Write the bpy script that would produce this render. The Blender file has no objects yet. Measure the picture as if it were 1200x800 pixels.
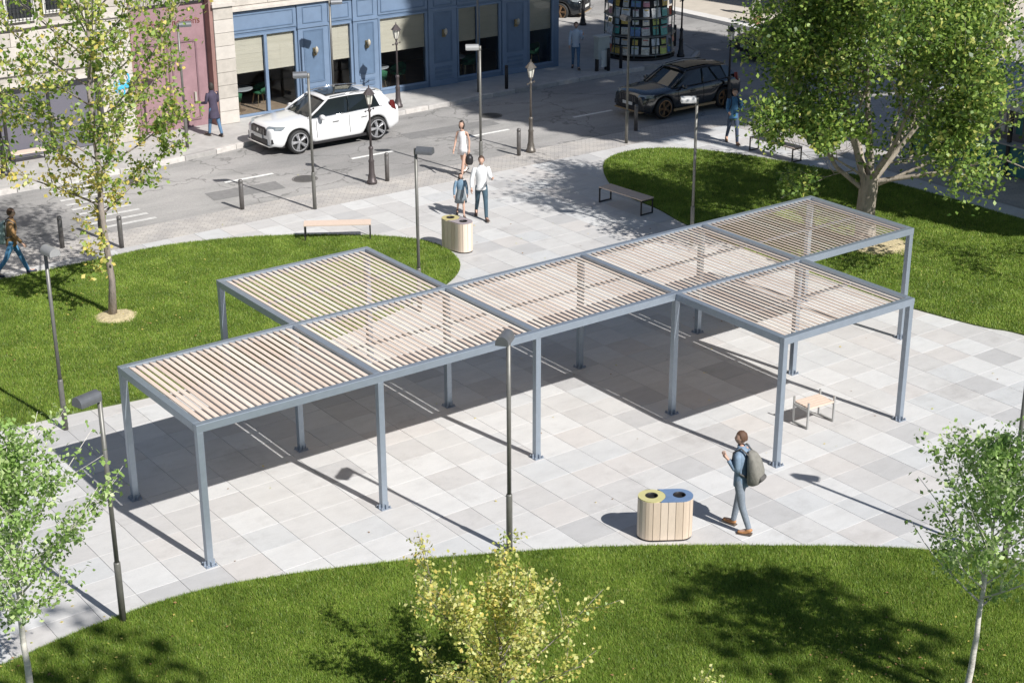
import bpy, math, random
import numpy as np
from mathutils import Vector, Matrix, Quaternion
R = math.radians
PI = math.pi
sc = bpy.context.scene
# ---------------------------------------------------------------- camera
cam_d = bpy.data.cameras.new('camera'); cam = bpy.data.objects.new('camera', cam_d)
sc.collection.objects.link(cam); sc.camera = cam
cam_d.sensor_width = 36; cam_d.lens = 56.546; cam_d.clip_end = 2000; cam_d.clip_start = 0.5
yaw, pitch, roll = 0.939574, 0.381456, -0.00387
fw = Vector((math.cos(yaw)*math.cos(pitch), math.sin(yaw)*math.cos(pitch), -math.sin(pitch)))
rt = Vector((math.sin(yaw), -math.cos(yaw), 0)); up = rt.cross(fw)
r2 = rt*math.cos(roll)+up*math.sin(roll); u2 = -rt*math.sin(roll)+up*math.cos(roll)
CAM = Vector((-9.4635, -21.2255, 12.968))
M4 = Matrix.Identity(4)
for i in range(3): M4[i][0] = r2[i]; M4[i][1] = u2[i]; M4[i][2] = -fw[i]; M4[i][3] = CAM[i]
cam.matrix_world = M4
# ---------------------------------------------------------------- sky and sun
SV = Vector((0.15, -1.09, 1.0)).normalized()
elev = math.asin(SV.z); az = math.atan2(SV.x, SV.y)
w = bpy.data.worlds.new('World'); sc.world = w; w.use_nodes = True
nt = w.node_tree; nt.nodes.clear()
sky = nt.nodes.new('ShaderNodeTexSky'); sky.sky_type = 'NISHITA'; sky.sun_disc = False
sky.sun_elevation = elev; sky.sun_rotation = az; sky.altitude = 100; sky.air_density = 1.0; sky.dust_density = .4; sky.ozone_density = 3.0
bg = nt.nodes.new('ShaderNodeBackground'); bg.inputs[1].default_value = 0.058
ow = nt.nodes.new('ShaderNodeOutputWorld'); nt.links.new(sky.outputs[0], bg.inputs[0]); nt.links.new(bg.outputs[0], ow.inputs[0])
sun_d = bpy.data.lights.new('sun', 'SUN'); sun_d.energy = 5.0; sun_d.angle = R(0.55); sun_d.color = (1.0, 0.975, 0.94)
sun = bpy.data.objects.new('sun', sun_d); sc.collection.objects.link(sun)
sun.rotation_euler = SV.to_track_quat('Z', 'Y').to_euler(); sun.location = (0, -30, 40)
sc.view_settings.view_transform = 'Standard'; sc.view_settings.look = 'None'
sc.view_settings.exposure = 0.40; sc.view_settings.gamma = 1
# ---------------------------------------------------------------- helpers
C = sc.collection
def proj(P):
    d = Vector(P)-CAM; z = d.dot(fw)
    if z < .1: return (-9999, -9999)
    return 600+1884.88*d.dot(r2)/z, 400-1884.88*d.dot(u2)/z
MATS = {}
def mat(name, col, rough=.6, metal=0, var=.0, scale=6, bump=0, bscale=40, col2=None, coat=0, emis=None, trans=0, spec=.5, stretch=None):
    if name in MATS: return MATS[name]
    m = bpy.data.materials.new(name); m.use_nodes = True; n = m.node_tree; b = n.nodes['Principled BSDF']
    b.inputs['Roughness'].default_value = rough; b.inputs['Metallic'].default_value = metal
    b.inputs['Specular IOR Level'].default_value = spec
    b.inputs['Base Color'].default_value = (*col, 1)
    if coat: b.inputs['Coat Weight'].default_value = coat; b.inputs['Coat Roughness'].default_value = .05
    if emis: b.inputs['Emission Color'].default_value = (*emis[0], 1); b.inputs['Emission Strength'].default_value = emis[1]
    if trans: b.inputs['Transmission Weight'].default_value = trans
    g = None
    if var or bump: g = n.nodes.new('ShaderNodeNewGeometry')
    src = g.outputs['Position'] if g else None
    if stretch and g:
        mp = n.nodes.new('ShaderNodeMapping'); mp.inputs['Scale'].default_value = stretch
        n.links.new(src, mp.inputs[0]); src = mp.outputs[0]
    if var:
        t = n.nodes.new('ShaderNodeTexNoise'); t.inputs['Scale'].default_value = scale; t.inputs['Detail'].default_value = 6
        t.inputs['Roughness'].default_value = .65
        n.links.new(src, t.inputs['Vector'])
        r = n.nodes.new('ShaderNodeValToRGB'); r.color_ramp.elements[0].position = .3; r.color_ramp.elements[1].position = .7
        c2 = col2 if col2 else tuple(c*(1+var) for c in col)
        c1 = tuple(c*(1-var) for c in col) if not col2 else col
        r.color_ramp.elements[0].color = (*c1, 1); r.color_ramp.elements[1].color = (*c2, 1)
        n.links.new(t.outputs[0], r.inputs[0]); n.links.new(r.outputs[0], b.inputs['Base Color'])
    if bump:
        t = n.nodes.new('ShaderNodeTexNoise'); t.inputs['Scale'].default_value = bscale; t.inputs['Detail'].default_value = 4
        n.links.new(src, t.inputs['Vector'])
        bp = n.nodes.new('ShaderNodeBump'); bp.inputs['Strength'].default_value = bump; bp.inputs['Distance'].default_value = .02
        n.links.new(t.outputs[0], bp.inputs['Height']); n.links.new(bp.outputs[0], b.inputs['Normal'])
    MATS[name] = m; return m
class MB:
    def __init__(s): s.v = []; s.f = []; s.mi = []
    def add(s, v, f, mi=0):
        o = len(s.v); s.v += [tuple(a) for a in v]; s.f += [tuple(i+o for i in a) for a in f]; s.mi += [mi]*len(f); return s
    def box(s, x0, x1, y0, y1, z0, z1, mi=0):
        return s.add([(x0,y0,z0),(x1,y0,z0),(x1,y1,z0),(x0,y1,z0),(x0,y0,z1),(x1,y0,z1),(x1,y1,z1),(x0,y1,z1)],
                     [(0,3,2,1),(4,5,6,7),(0,1,5,4),(1,2,6,5),(2,3,7,6),(3,0,4,7)], mi)
    def cbox(s, c, h, M=None, mi=0):
        v = [Vector((sx*h[0], sy*h[1], sz*h[2])) for sz in (-1,1) for sx,sy in ((-1,-1),(1,-1),(1,1),(-1,1))]
        if M is not None: v = [M @ a for a in v]
        v = [a+Vector(c) for a in v]
        return s.add(v, [(0,3,2,1),(4,5,6,7),(0,1,5,4),(1,2,6,5),(2,3,7,6),(3,0,4,7)], mi)
    def prism(s, poly, z0, z1, mi=0):
        n = len(poly); a = sum(poly[i][0]*poly[(i+1)%n][1]-poly[(i+1)%n][0]*poly[i][1] for i in range(n))
        if a < 0: poly = poly[::-1]
        v = [(x,y,z0) for x,y in poly]+[(x,y,z1) for x,y in poly]
        return s.add(v, [tuple(range(n))[::-1], tuple(range(n,2*n))]+[(i,(i+1)%n,(i+1)%n+n,i+n) for i in range(n)], mi)
    def lathe(s, prof, n=16, c=(0,0,0), M=None, mi=0, cap=True):
        v = []; f = []
        for r, z in prof:
            for k in range(n):
                a = 2*PI*k/n; p = Vector((r*math.cos(a), r*math.sin(a), z))
                if M is not None: p = M @ p
                v.append(p+Vector(c))
        for j in range(len(prof)-1):
            for k in range(n):
                k2 = (k+1) % n; f.append((j*n+k, j*n+k2, (j+1)*n+k2, (j+1)*n+k))
        if cap: f.append(tuple(range(n))[::-1]); f.append(tuple(range((len(prof)-1)*n, len(prof)*n)))
        return s.add(v, f, mi)
    def tube(s, pts, rad, n=6, mi=0, cap=True):
        pts = [Vector(p) for p in pts]; v = []; f = []; ref = Vector((.3,.9,.2)).normalized()
        for i, p in enumerate(pts):
            d = (pts[min(i+1,len(pts)-1)]-pts[max(i-1,0)]).normalized()
            a = d.cross(ref); 
            if a.length < .05: a = d.cross(Vector((1,0,0)))
            a.normalize(); b = d.cross(a); r = rad[i] if hasattr(rad,'__len__') else rad
            for k in range(n):
                t = 2*PI*k/n; v.append(p+a*r*math.cos(t)+b*r*math.sin(t))
        for j in range(len(pts)-1):
            for k in range(n):
                k2 = (k+1) % n; f.append((j*n+k, (j+1)*n+k, (j+1)*n+k2, j*n+k2))
        if cap: f.append(tuple(range(n))); f.append(tuple(range((len(pts)-1)*n, len(pts)*n))[::-1])
        return s.add(v, f, mi)
    def mesh(s, name, mats, smooth=False):
        me = bpy.data.meshes.new(name); me.from_pydata(s.v, [], s.f)
        for m in (mats if isinstance(mats,(list,tuple)) else [mats]): me.materials.append(m)
        me.polygons.foreach_set('material_index', s.mi)
        if smooth: me.polygons.foreach_set('use_smooth', [True]*len(me.polygons))
        me.update(); return me
    def obj(s, name, mats, parent=None, smooth=False, bevel=0, loc=None):
        return link(name, s.mesh(name, mats, smooth), parent, bevel, loc)
def link(name, me, parent=None, bevel=0, loc=None, rot=None):
    o = bpy.data.objects.new(name, me); C.objects.link(o)
    if parent: o.parent = parent
    if loc is not None: o.location = loc
    if rot is not None: o.rotation_euler = rot
    if bevel:
        b = o.modifiers.new('bevel','BEVEL'); b.width = bevel; b.segments = 2; b.limit_method = 'ANGLE'; b.harden_normals = False
    return o
def thing(name, label, cat, loc=(0,0,0), rz=0, group=None):
    o = bpy.data.objects.new(name, None); C.objects.link(o); o.empty_display_size = .2
    o.location = loc; o.rotation_euler = (0,0,rz); return tag(o, label, cat, group)
def tag(o, label, cat, group=None):
    o['label'] = label; o['category'] = cat
    if group: o['group'] = group
    return o
def struct(o, kind='structure'): o['kind'] = kind; return o
def dup(root, label, loc, rz=0, group=None, scale=None):
    r = root.copy(); C.objects.link(r); r.location = loc; r.rotation_euler = (0,0,rz); r['label'] = label
    if scale: r.scale = (scale,)*3
    if group: r['group'] = group
    for ch in list(root.children):
        c = ch.copy(); C.objects.link(c); c.parent = r
        for g in ch.children:
            d = g.copy(); C.objects.link(d); d.parent = c
    return r
def inpoly(x, y, P):
    c = False; n = len(P)
    for i in range(n):
        x1,y1 = P[i]; x2,y2 = P[(i+1)%n]
        if (y1 > y) != (y2 > y) and x < (x2-x1)*(y-y1)/(y2-y1)+x1: c = not c
    return c
def catmull(P, k=6, closed=True):
    out = []; n = len(P)
    for i in range(n):
        p0,p1,p2,p3 = [P[(i+j-1)%n] for j in range(4)]
        for t in range(k):
            t /= k
            out.append(tuple(.5*((2*p1[a])+(-p0[a]+p2[a])*t+(2*p0[a]-5*p1[a]+4*p2[a]-p3[a])*t*t+(-p0[a]+3*p1[a]-3*p2[a]+p3[a])*t**3) for a in (0,1)))
    return out
# ---------------------------------------------------------------- materials
steel = mat('galvanised_steel', (.30,.345,.40), .42, .55, .06, 8)
pole_m = mat('lamp_pole_paint', (.17,.165,.15), .45, .3, .12, 9)
head_m = mat('lamp_head_metal', (.15,.155,.165), .4, .4, .1, 12)
darkm = mat('black_iron', (.035,.033,.035), .45, .4)
iron = mat('old_cast_iron', (.09,.075,.075), .5, .4, .2, 20)
wood = mat('pale_larch', (.60,.475,.39), .65, 0, .12, 14, stretch=(8,.6,4))
slatm = mat('slat_wood', (.71,.60,.51), .6, 0, .05, 5, stretch=(9,.7,5))
slatb = mat('slat_wood_b', (.65,.535,.445), .6, 0, .05, 5, stretch=(9,.7,5))
slatc = mat('slat_wood_c', (.74,.66,.57), .6, 0, .05, 5, stretch=(9,.7,5))
dark = mat('interior_dark', (.035,.028,.025), .8)
rubber = mat('tyre_rubber', (.02,.02,.02), .7)
chrome = mat('chrome', (.7,.7,.7), .15, 1)
glass_dark = mat('tinted_glass', (.012,.016,.018), .06, 0, spec=.7)
glassm = bpy.data.materials.new('clear_pane'); glassm.use_nodes = True
n_ = glassm.node_tree; n_.nodes.clear(); o_ = n_.nodes.new('ShaderNodeOutputMaterial'); mx = n_.nodes.new('ShaderNodeMixShader')
tr_ = n_.nodes.new('ShaderNodeBsdfTransparent'); gl_ = n_.nodes.new('ShaderNodeBsdfGlossy'); gl_.inputs[1].default_value = .03
tr_.inputs[0].default_value = (.86,.88,.88,1); fr_ = n_.nodes.new('ShaderNodeFresnel'); fr_.inputs[0].default_value = 1.35
n_.links.new(fr_.outputs[0], mx.inputs[0]); n_.links.new(tr_.outputs[0], mx.inputs[1]); n_.links.new(gl_.outputs[0], mx.inputs[2]); n_.links.new(mx.outputs[0], o_.inputs[0])

# ================================================================ GROUND
ground_m = mat('far_ground', (.30,.29,.28), .9, 0, .15, .4)
struct(MB().add([(-300,-300,-.05),(400,-300,-.05),(400,400,-.05),(-300,400,-.05)], [(0,1,2,3)]).obj('ground', ground_m))
# asphalt with worn patches and cracks
asph = bpy.data.materials.new('asphalt'); asph.use_nodes = True; n = asph.node_tree; b = n.nodes['Principled BSDF']; b.inputs['Roughness'].default_value = .85
g = n.nodes.new('ShaderNodeNewGeometry')
def noise(n, src, s, d=5, ro=.6):
    t = n.nodes.new('ShaderNodeTexNoise'); t.inputs['Scale'].default_value = s; t.inputs['Detail'].default_value = d; t.inputs['Roughness'].default_value = ro
    n.links.new(src, t.inputs['Vector']); return t.outputs[0]
def ramp(n, src, stops):
    r = n.nodes.new('ShaderNodeValToRGB'); cr = r.color_ramp
    while len(cr.elements) < len(stops): cr.elements.new(.5)
    for e, (p, c) in zip(cr.elements, stops): e.position = p; e.color = (*c, 1) if len(c) == 3 else c
    n.links.new(src, r.inputs[0]); return r.outputs[0]
def mixc(n, mode, f, a, b_):
    m = n.nodes.new('ShaderNodeMix'); m.data_type = 'RGBA'; m.blend_type = mode
    if isinstance(f, (int,float)): m.inputs[0].default_value = f
    else: n.links.new(f, m.inputs[0])
    for i, x in ((6,a),(7,b_)):
        if isinstance(x, tuple): m.inputs[i].default_value = (*x,1)
        else: n.links.new(x, m.inputs[i])
    return m.outputs[2]
P_ = g.outputs['Position']
mp = n.nodes.new('ShaderNodeMapping'); mp.inputs['Scale'].default_value = (.35,1.2,1); n.links.new(P_, mp.inputs[0])
base = ramp(n, noise(n, mp.outputs[0], .8, 8, .7), [(.28,(.24,.23,.22)),(.45,(.335,.325,.31)),(.55,(.365,.35,.335)),(.75,(.42,.405,.385))])
fine = ramp(n, noise(n, P_, 30, 3), [(.3,(.82,.82,.82)),(.7,(1.08,1.08,1.08))])
c = mixc(n, 'MULTIPLY', 1.0, base, fine)
vo = n.nodes.new('ShaderNodeTexVoronoi'); vo.feature = 'DISTANCE_TO_EDGE'; vo.inputs['Scale'].default_value = .33
wv = n.nodes.new('ShaderNodeTexNoise'); wv.inputs['Scale'].default_value = 1.7; wv.inputs['Detail'].default_value = 6; n.links.new(P_, wv.inputs['Vector'])
va = n.nodes.new('ShaderNodeVectorMath'); va.operation = 'ADD'; n.links.new(P_, va.inputs[0]); n.links.new(wv.outputs['Color'], va.inputs[1]); n.links.new(va.outputs[0], vo.inputs['Vector'])
c = mixc(n, 'MULTIPLY', .75, c, ramp(n, vo.outputs['Distance'], [(.0,(.45,.45,.45)),(.006,(.6,.6,.6)),(.012,(1,1,1))]))
c = mixc(n, 'MULTIPLY', 1.0, c, ramp(n, noise(n, P_, .16, 3, .5), [(.40,(.76,.76,.77)),(.56,(1,1,1))]))
n.links.new(c, b.inputs['Base Color'])
bp = n.nodes.new('ShaderNodeBump'); bp.inputs['Strength'].default_value = .3; bp.inputs['Distance'].default_value = .01
n.links.new(noise(n, P_, 60, 3), bp.inputs['Height']); n.links.new(bp.outputs[0], b.inputs['Normal'])
def sheet(name, poly, z, m, kind='structure'):
    o = MB().add([(x,y,z) for x,y in poly], [tuple(range(len(poly)))]).obj(name, m); return struct(o, kind) if kind else o
sheet('road', [(-40,17.3),(60,17.3),(60,70),(-40,70)], -.012, asph)
# cobbles
cob = bpy.data.materials.new('cobbles'); cob.use_nodes = True; n = cob.node_tree; b = n.nodes['Principled BSDF']; b.inputs['Roughness'].default_value = .8
g = n.nodes.new('ShaderNodeNewGeometry'); P_ = g.outputs['Position']
br = n.nodes.new('ShaderNodeTexBrick'); br.inputs['Scale'].default_value = 1; br.inputs['Brick Width'].default_value = .24; br.inputs['Row Height'].default_value = .12
br.inputs['Mortar Size'].default_value = .008; br.inputs['Color1'].default_value = (.47,.45,.425,1); br.inputs['Color2'].default_value = (.40,.38,.36,1); br.inputs['Mortar'].default_value = (.29,.275,.26,1)
mp = n.nodes.new('ShaderNodeMapping'); mp.inputs['Rotation'].default_value = (0,0,R(38)); n.links.new(P_, mp.inputs[0]); n.links.new(mp.outputs[0], br.inputs[0])
c = mixc(n, 'MULTIPLY', 1.0, br.outputs[0], ramp(n, noise(n, P_, 1.3, 6), [(.3,(.82,.82,.84)),(.7,(1.15,1.12,1.08))]))
n.links.new(c, b.inputs['Base Color'])
bp = n.nodes.new('ShaderNodeBump'); bp.inputs['Strength'].default_value = .6; bp.inputs['Distance'].default_value = .01; bp.invert = True
n.links.new(br.outputs[1], bp.inputs['Height']); n.links.new(bp.outputs[0], b.inputs['Normal'])
sheet('cobbled_strip', [(-40,15.925),(22.5,15.925),(26.6,13.6),(26.2,-30),(60,-30),(60,17.3),(-40,17.3)], -.006, cob)
# lawns: measured outlines
lawn_near = catmull([(-14,-3.5),(-7,-1.2),(-3.77,-.86),(-2.4,-.66),(-.91,-.62),(.37,-.89),(2.28,-1.64),(4.13,-2.6),(5.36,-3.3),(6.52,-4.09),(7.64,-4.93),(9.26,-6.23),(10.44,-7.6),(11.4,-10),(11.6,-14),(9,-20),(0,-24),(-12,-20)])
lawn_left = catmull([(-12,15.3),(-4,15.35),(2.06,15.38),(4.25,15.4),(6.4,15.4),(8.52,14.7),(10.39,13.5),(11.69,12.17),(11.98,10.96),(11.51,9.6),(10.3,8.6),(8.3,7.8),(7.34,7.5),(6.5,7.3),(4.6,6.95),(2.6,6.75),(.46,6.95),(-.92,7.02),(-5,7.3),(-12,8)])
lawn_right = catmull([(19.0,-4.5),(18.76,-1.52),(18.43,-.64),(18.1,1.01),(17.95,3.0),(17.95,5.2),(18.02,7.2),(18.2,8.92),(18.5,10.31),(18.62,11.72),(19.16,13.24),(20.44,14.9),(21.89,15.3),(23.22,14.54),(24.3,12.6),(25.0,10.2),(25.5,8.0),(25.6,3.7),(25.6,-4),(25,-12),(21,-12)])
lawn_m = mat('lawn_soil', (.07,.10,.02), .95, 0, .4, 3)
LAWNS = [('near',lawn_near),('left',lawn_left),('right',lawn_right)]
for nm, P in LAWNS:
    struct(MB().prism(P, -.04, .022).obj('lawn', lawn_m))
# ---------------------------------------------------------------- paving slabs
def slabmat(i, col):
    m = bpy.data.materials.new('paving_tone'); m.use_nodes = True; n = m.node_tree; b = n.nodes['Principled BSDF']
    b.inputs['Roughness'].default_value = .62
    g = n.nodes.new('ShaderNodeNewGeometry'); P_ = g.outputs['Position']
    mp = n.nodes.new('ShaderNodeMapping'); mp.inputs['Scale'].default_value = (.9,2.2,1); mp.inputs['Rotation'].default_value = (0,0,R(20*i)); n.links.new(P_, mp.inputs[0])
    a = ramp(n, noise(n, mp.outputs[0], 1.6, 8, .7), [(.28,tuple(c*.90 for c in col)),(.5,col),(.75,tuple(min(.8,c*1.07) for c in col))])
    f = ramp(n, noise(n, P_, 45, 3), [(.3,(.94,.94,.94)),(.7,(1.04,1.04,1.04))])
    st = ramp(n, noise(n, P_, .5, 8, .75), [(.30,(.80,.79,.78)),(.46,(1,1,1)),(.6,(.96,.955,.95)),(.75,(1.03,1.03,1.03))])
    c = mixc(n, 'MULTIPLY', 1.0, mixc(n, 'MULTIPLY', 1.0, a, f), st)
    n.links.new(c, b.inputs['Base Color']); return m
tones = [slabmat(0,(.535,.525,.512)), slabmat(1,(.575,.57,.56)), slabmat(2,(.50,.487,.475)), slabmat(3,(.52,.522,.52)), slabmat(4,(.452,.445,.44)), slabmat(5,(.535,.512,.492))]
wts = [30,20,18,14,9,12]
joint_m = mat('joint_sand', (.41,.40,.385), .9, 0, .2, 30)
plaza = struct(MB().add([(-16,-12,-.018),(27,-12,-.018),(27,15.93,-.018),(-16,15.93,-.018)], [(0,1,2,3)]).obj('plaza_pavement', joint_m))
rnd = random.Random(4)
PX_, X0, Y0 = .73, 11.08, -3.06
slabs = []
for i in range(-36, 21):
    for j in range(-12, 27):
        x = X0+i*PX_; y = Y0+j*PX_
        if x > 26.2 or y+PX_ > 15.95: continue
        cs = [(x,y),(x+PX_,y),(x+PX_,y+PX_),(x,y+PX_),(x+PX_/2,y+PX_/2)]
        if any(all(inpoly(a,b_,P) for a,b_ in cs) for _,P in LAWNS): continue
        if x < -12: continue
        slabs.append((x,y))
def slab_mb(mb, x, y, t, dz=0, g_=.003, bv=.0025):
    x0,x1,y0,y1 = x+g_,x+PX_-g_,y+g_,y+PX_-g_
    v = [(x0,y0,-.03),(x1,y0,-.03),(x1,y1,-.03),(x0,y1,-.03),(x0,y0,dz-bv),(x1,y0,dz-bv),(x1,y1,dz-bv),(x0,y1,dz-bv),(x0+bv,y0+bv,dz),(x1-bv,y0+bv,dz),(x1-bv,y1-bv,dz),(x0+bv,y1-bv,dz)]
    mb.add(v, [(0,1,5,4),(1,2,6,5),(2,3,7,6),(3,0,4,7),(4,5,9,8),(5,6,10,9),(6,7,11,10),(7,4,8,11),(8,9,10,11)], t)
slabme = []
for t in range(6):
    mb = MB(); slab_mb(mb, -PX_/2, -PX_/2, 0); slabme.append(mb.mesh('paving_slab', tones[t]))
def visible(x, y, z=0, m=20):
    a, b_ = proj((x,y,z)); return -m < a < 1200+m and -m < b_ < 800+m
def shown(s):
    cx,cy = s[0]+PX_/2, s[1]+PX_/2
    return visible(cx,cy,0,5) and not any(inpoly(cx,cy,P) for _,P in LAWNS)
vis = sorted([s for s in slabs if shown(s)], key=lambda s: (Vector((s[0],s[1],0))-CAM).length)
first = set(vis[:300]); rest = MB()
for s in slabs:
    t = rnd.choices(range(6), wts)[0]
    if s in first:
        link('paving_slab', slabme[t], plaza, loc=(s[0]+PX_/2, s[1]+PX_/2, rnd.uniform(-.0015,.0015)))
    else: slab_mb(rest, s[0], s[1], t, rnd.uniform(-.0015,.0015))
struct(rest.obj('paving_slabs', tones, plaza), 'stuff')
# narrow kerb band between slabs and cobbles
0 and struct(MB().box(-16,26.0,15.60,15.74,-.04,.004).obj('edging_strip', mat('edging_stone', (.55,.54,.52), .7, 0, .1, 4)))
# road markings
mark = mat('road_paint', (.72,.71,.68), .7, 0, .18, 9)
def marking(pts, lab, cat='road marking'):
    mb = MB(); mb.add([(x,y,-.004) for x,y in pts], [(0,1,2,3)]); return struct(mb.obj('road_marking', mark))
for x0,x1 in ((10.26,11.83),(14.5,16.0),(18.75,20.4),(23.04,24.71)):
    marking([(x0,19.68),(x1,19.68),(x1,19.82),(x0,19.82)], '')
pat = mat('tar_patch', (.20,.195,.19), .85, 0, .15, 6, .3, 50)
for P4 in ([(9.2,18.3),(11.4,18.2),(11.5,19.0),(9.3,19.1)],[(17.2,20.6),(20.6,20.5),(20.65,21.2),(17.25,21.35)],[(2.5,18.2),(4.6,18.1),(4.7,20.9),(2.6,21.0)]):
    struct(MB().add([(x,y,-.008) for x,y in P4],[(0,1,2,3)]).obj('road_patch', pat))
mark2 = mat('faded_road_paint', (.52,.51,.49), .8, 0, .22, 7)
for k in range(11):
    y = 17.75+k*.50; x0 = 5.55+k*.035; x1 = 7.25-k*.02
    mk = marking([(x0,y),(x1,y),(x1,y+.17),(x0,y+.17)], ''); mk.data.materials[0] = mark2
for i,(x,y,r_) in enumerate(((12.3,18.7,.33),(21.0,21.6,.34),(8.2,21.4,.30))):
    mc = thing('manhole_cover', ['round manhole cover in the road before the white car','round manhole cover in the shaded road right of the white car','round manhole cover in the road near the crossing stripes'][i], 'manhole cover', (x,y,-.012), .3*i, 'manhole covers in the road')
    MB().lathe([(r_+.05,0),(r_+.05,.008),(r_+.01,.008)], 28, cap=False).obj('rim', mat('manhole_rim',(.17,.16,.15),.8,.2), mc); mb = MB().lathe([(r_,0),(r_,.004)], 28)
    for q in range(-4,5): mb.box(-r_*.55,r_*.55,q*.06-.012,q*.06+.012,.004,.009)
    mb.obj('lid', mat('manhole_iron',(.12,.115,.11),.6,.5,.2,20), mc)
# ---------------------------------------------------------------- far pavement with kerb stones
side_m = mat('far_paving', (.40,.385,.365), .8, 0, .14, 2.5, .3, 30)
kerbline = [(-14,22.35),(2,22.35),(9.26,22.45),(11.5,22.75),(13.0,23.05),(16,23.3),(19.8,23.55),(22.6,23.7),(27.5,23.85),(30.7,23.8),(32.3,24.0),(33.2,24.7),(33.7,26.0),(34.0,29),(34.3,34),(34.5,60)]
struct(MB().prism([(x+.05,y+.14) for x,y in kerbline[:9]]+[(30.7,23.95),(32.2,24.15),(33.05,24.8),(33.55,26.0),(33.86,29),(34.16,34),(34.35,60),(-14,60)], -.03, .128).obj('far_pavement', side_m))
ksm = [mat('kerb_stone', (.42,.40,.38), .8, 0, .15, 5), mat('kerb_stone_dark', (.33,.315,.30), .8, 0, .15, 5), mat('kerb_stone_light', (.50,.47,.44), .8, 0, .15, 5)]
far_kerb = struct(MB().box(-14,-13.9,22.3,22.45,-.03,.12).obj('kerb', ksm[0]))
acc = []
for (xa,ya),(xb,yb) in zip(kerbline[:-1], kerbline[1:]):
    L = math.hypot(xb-xa, yb-ya); k = max(1, round(L/1.0))
    for i in range(k): acc.append(((xa+(xb-xa)*i/k, ya+(yb-ya)*i/k), (xa+(xb-xa)*(i+1)/k, ya+(yb-ya)*(i+1)/k)))
for (a, b_) in acc:
    if b_[0] < 3.5 or b_[1] > 36: continue
    d = Vector((b_[0]-a[0], b_[1]-a[1], 0)); L = d.length; 
    mb = MB().box(.006, L-.006, -.02, .15, -.04, .135)
    link('kerb_stone', mb.mesh('kerb_stone', rnd.choice(ksm)), far_kerb, .012, (a[0],a[1],0), (0,0,math.atan2(d.y,d.x)))
# east street pavement
struct(MB().prism([(38.3,26),(38.3,34),(39.2,60),(60,60),(60,20),(40,24)], -.03, .12).obj('east_pavement', mat('tan_paving', (.50,.45,.38), .8, 0, .1, 2)))
ek = struct(MB().prism([(38.16,25.7),(38.16,34),(39.1,60),(39.55,60),(38.8,34),(38.8,26.2),(40.3,23.6),(39.9,23.4)], -.03, .132).obj('east_kerb', mat('pale_kerb', (.62,.60,.57), .8, 0, .08, 3)))
# ================================================================ PERGOLA
LM, WM, BM, FM, HT = 3.30, 2.88, 2.92, 2.85, 2.5
pg = thing('pergola', 'long grey steel pergola with tilted pale wooden slats on sixteen posts', 'pergola', (0,0,0))
hw = .06  # half beam width
nodes = [(i*LM,0) for i in range(6)]+[(i*LM,WM) for i in range(6)]+[(LM,WM+BM),(2*LM,WM+BM),(3*LM,-FM),(4*LM,-FM)]
pm = MB().box(-.055,.055,-.055,.055,.012,HT-.135).mesh('post', steel)
bpm = MB().box(-.10,.10,-.10,.10,.0,.012)
for sx in (-1,1):
    for sy in (-1,1): bpm.lathe([(.014,.012),(.014,.045),(.008,.05)], 8, (sx*.08, sy*.08, 0))
for sx,sy in ((1,0),(0,1)):
    bpm.cbox((sx*.075,sy*.075,.05),(.022 if sx else .006,.022 if sy else .006,.04)); bpm.cbox((-sx*.075,-sy*.075,.05),(.022 if sx else .006,.022 if sy else .006,.04))
bpme = bpm.mesh('base_plate', mat('plate_steel', (.30,.34,.40), .4, .5))
for x,y in nodes:
    p = link('post', pm, pg, .006, (x,y,0)); link('base_plate', bpme, p)
def beam(x0,x1,y0,y1,z0=HT-.135,z1=HT):
    MB().box(x0,x1,y0,y1,z0,z1).obj('beam', steel, pg, bevel=.006)
beam(-hw, 5*LM+hw, -hw, hw); beam(-hw, 5*LM+hw, WM-hw, WM+hw)
beam(LM-hw, 2*LM+hw, WM+BM-hw, WM+BM+hw); beam(3*LM-hw, 4*LM+hw, -FM-hw, -FM+hw)
for i in range(6): beam(i*LM-hw, i*LM+hw, hw+.002, WM-hw-.002)
for i in (1,2): beam(i*LM-hw, i*LM+hw, WM+hw+.002, WM+BM-hw-.002)
for i in (3,4): beam(i*LM-hw, i*LM+hw, -FM+hw+.002, -hw-.002)
mods = [(i,0,WM) for i in range(5)]+[(1,WM,WM+BM),(3,-FM,0)]
NS = 25; th = R(21)
for i,y0,y1 in mods:
    xa, xb = i*LM+hw+.03, (i+1)*LM-hw-.03
    pt = (xb-xa)/NS; wd = pt*1.03/(math.cos(th)+.15*math.sin(th))
    ms = []
    for mm in (slatm, slatb, slatc):
        M = Matrix.Rotation(th, 3, 'Y')
        ms.append(MB().cbox((0,0,0),(wd/2,(y1-y0)/2-hw-.012,.009), M).mesh('slat', mm))
    for k in range(NS):
        link('slat', rnd.choice(ms), pg, 0, (xa+pt*(k+.5), (y0+y1)/2, HT-.045))
    yc = (y0+y1)/2
    MB().box(i*LM+hw+.002,(i+1)*LM-hw-.002, yc-.02, yc+.02, HT-.125, HT-.078).obj('support_bar', steel, pg)
    # ledges the slats rest on
    for yy in (y0+hw+.002, y1-hw-.022): MB().box(xa-.02, xb+.02, yy, yy+.02, HT-.11, HT-.078).obj('ledge', steel, pg)
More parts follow.
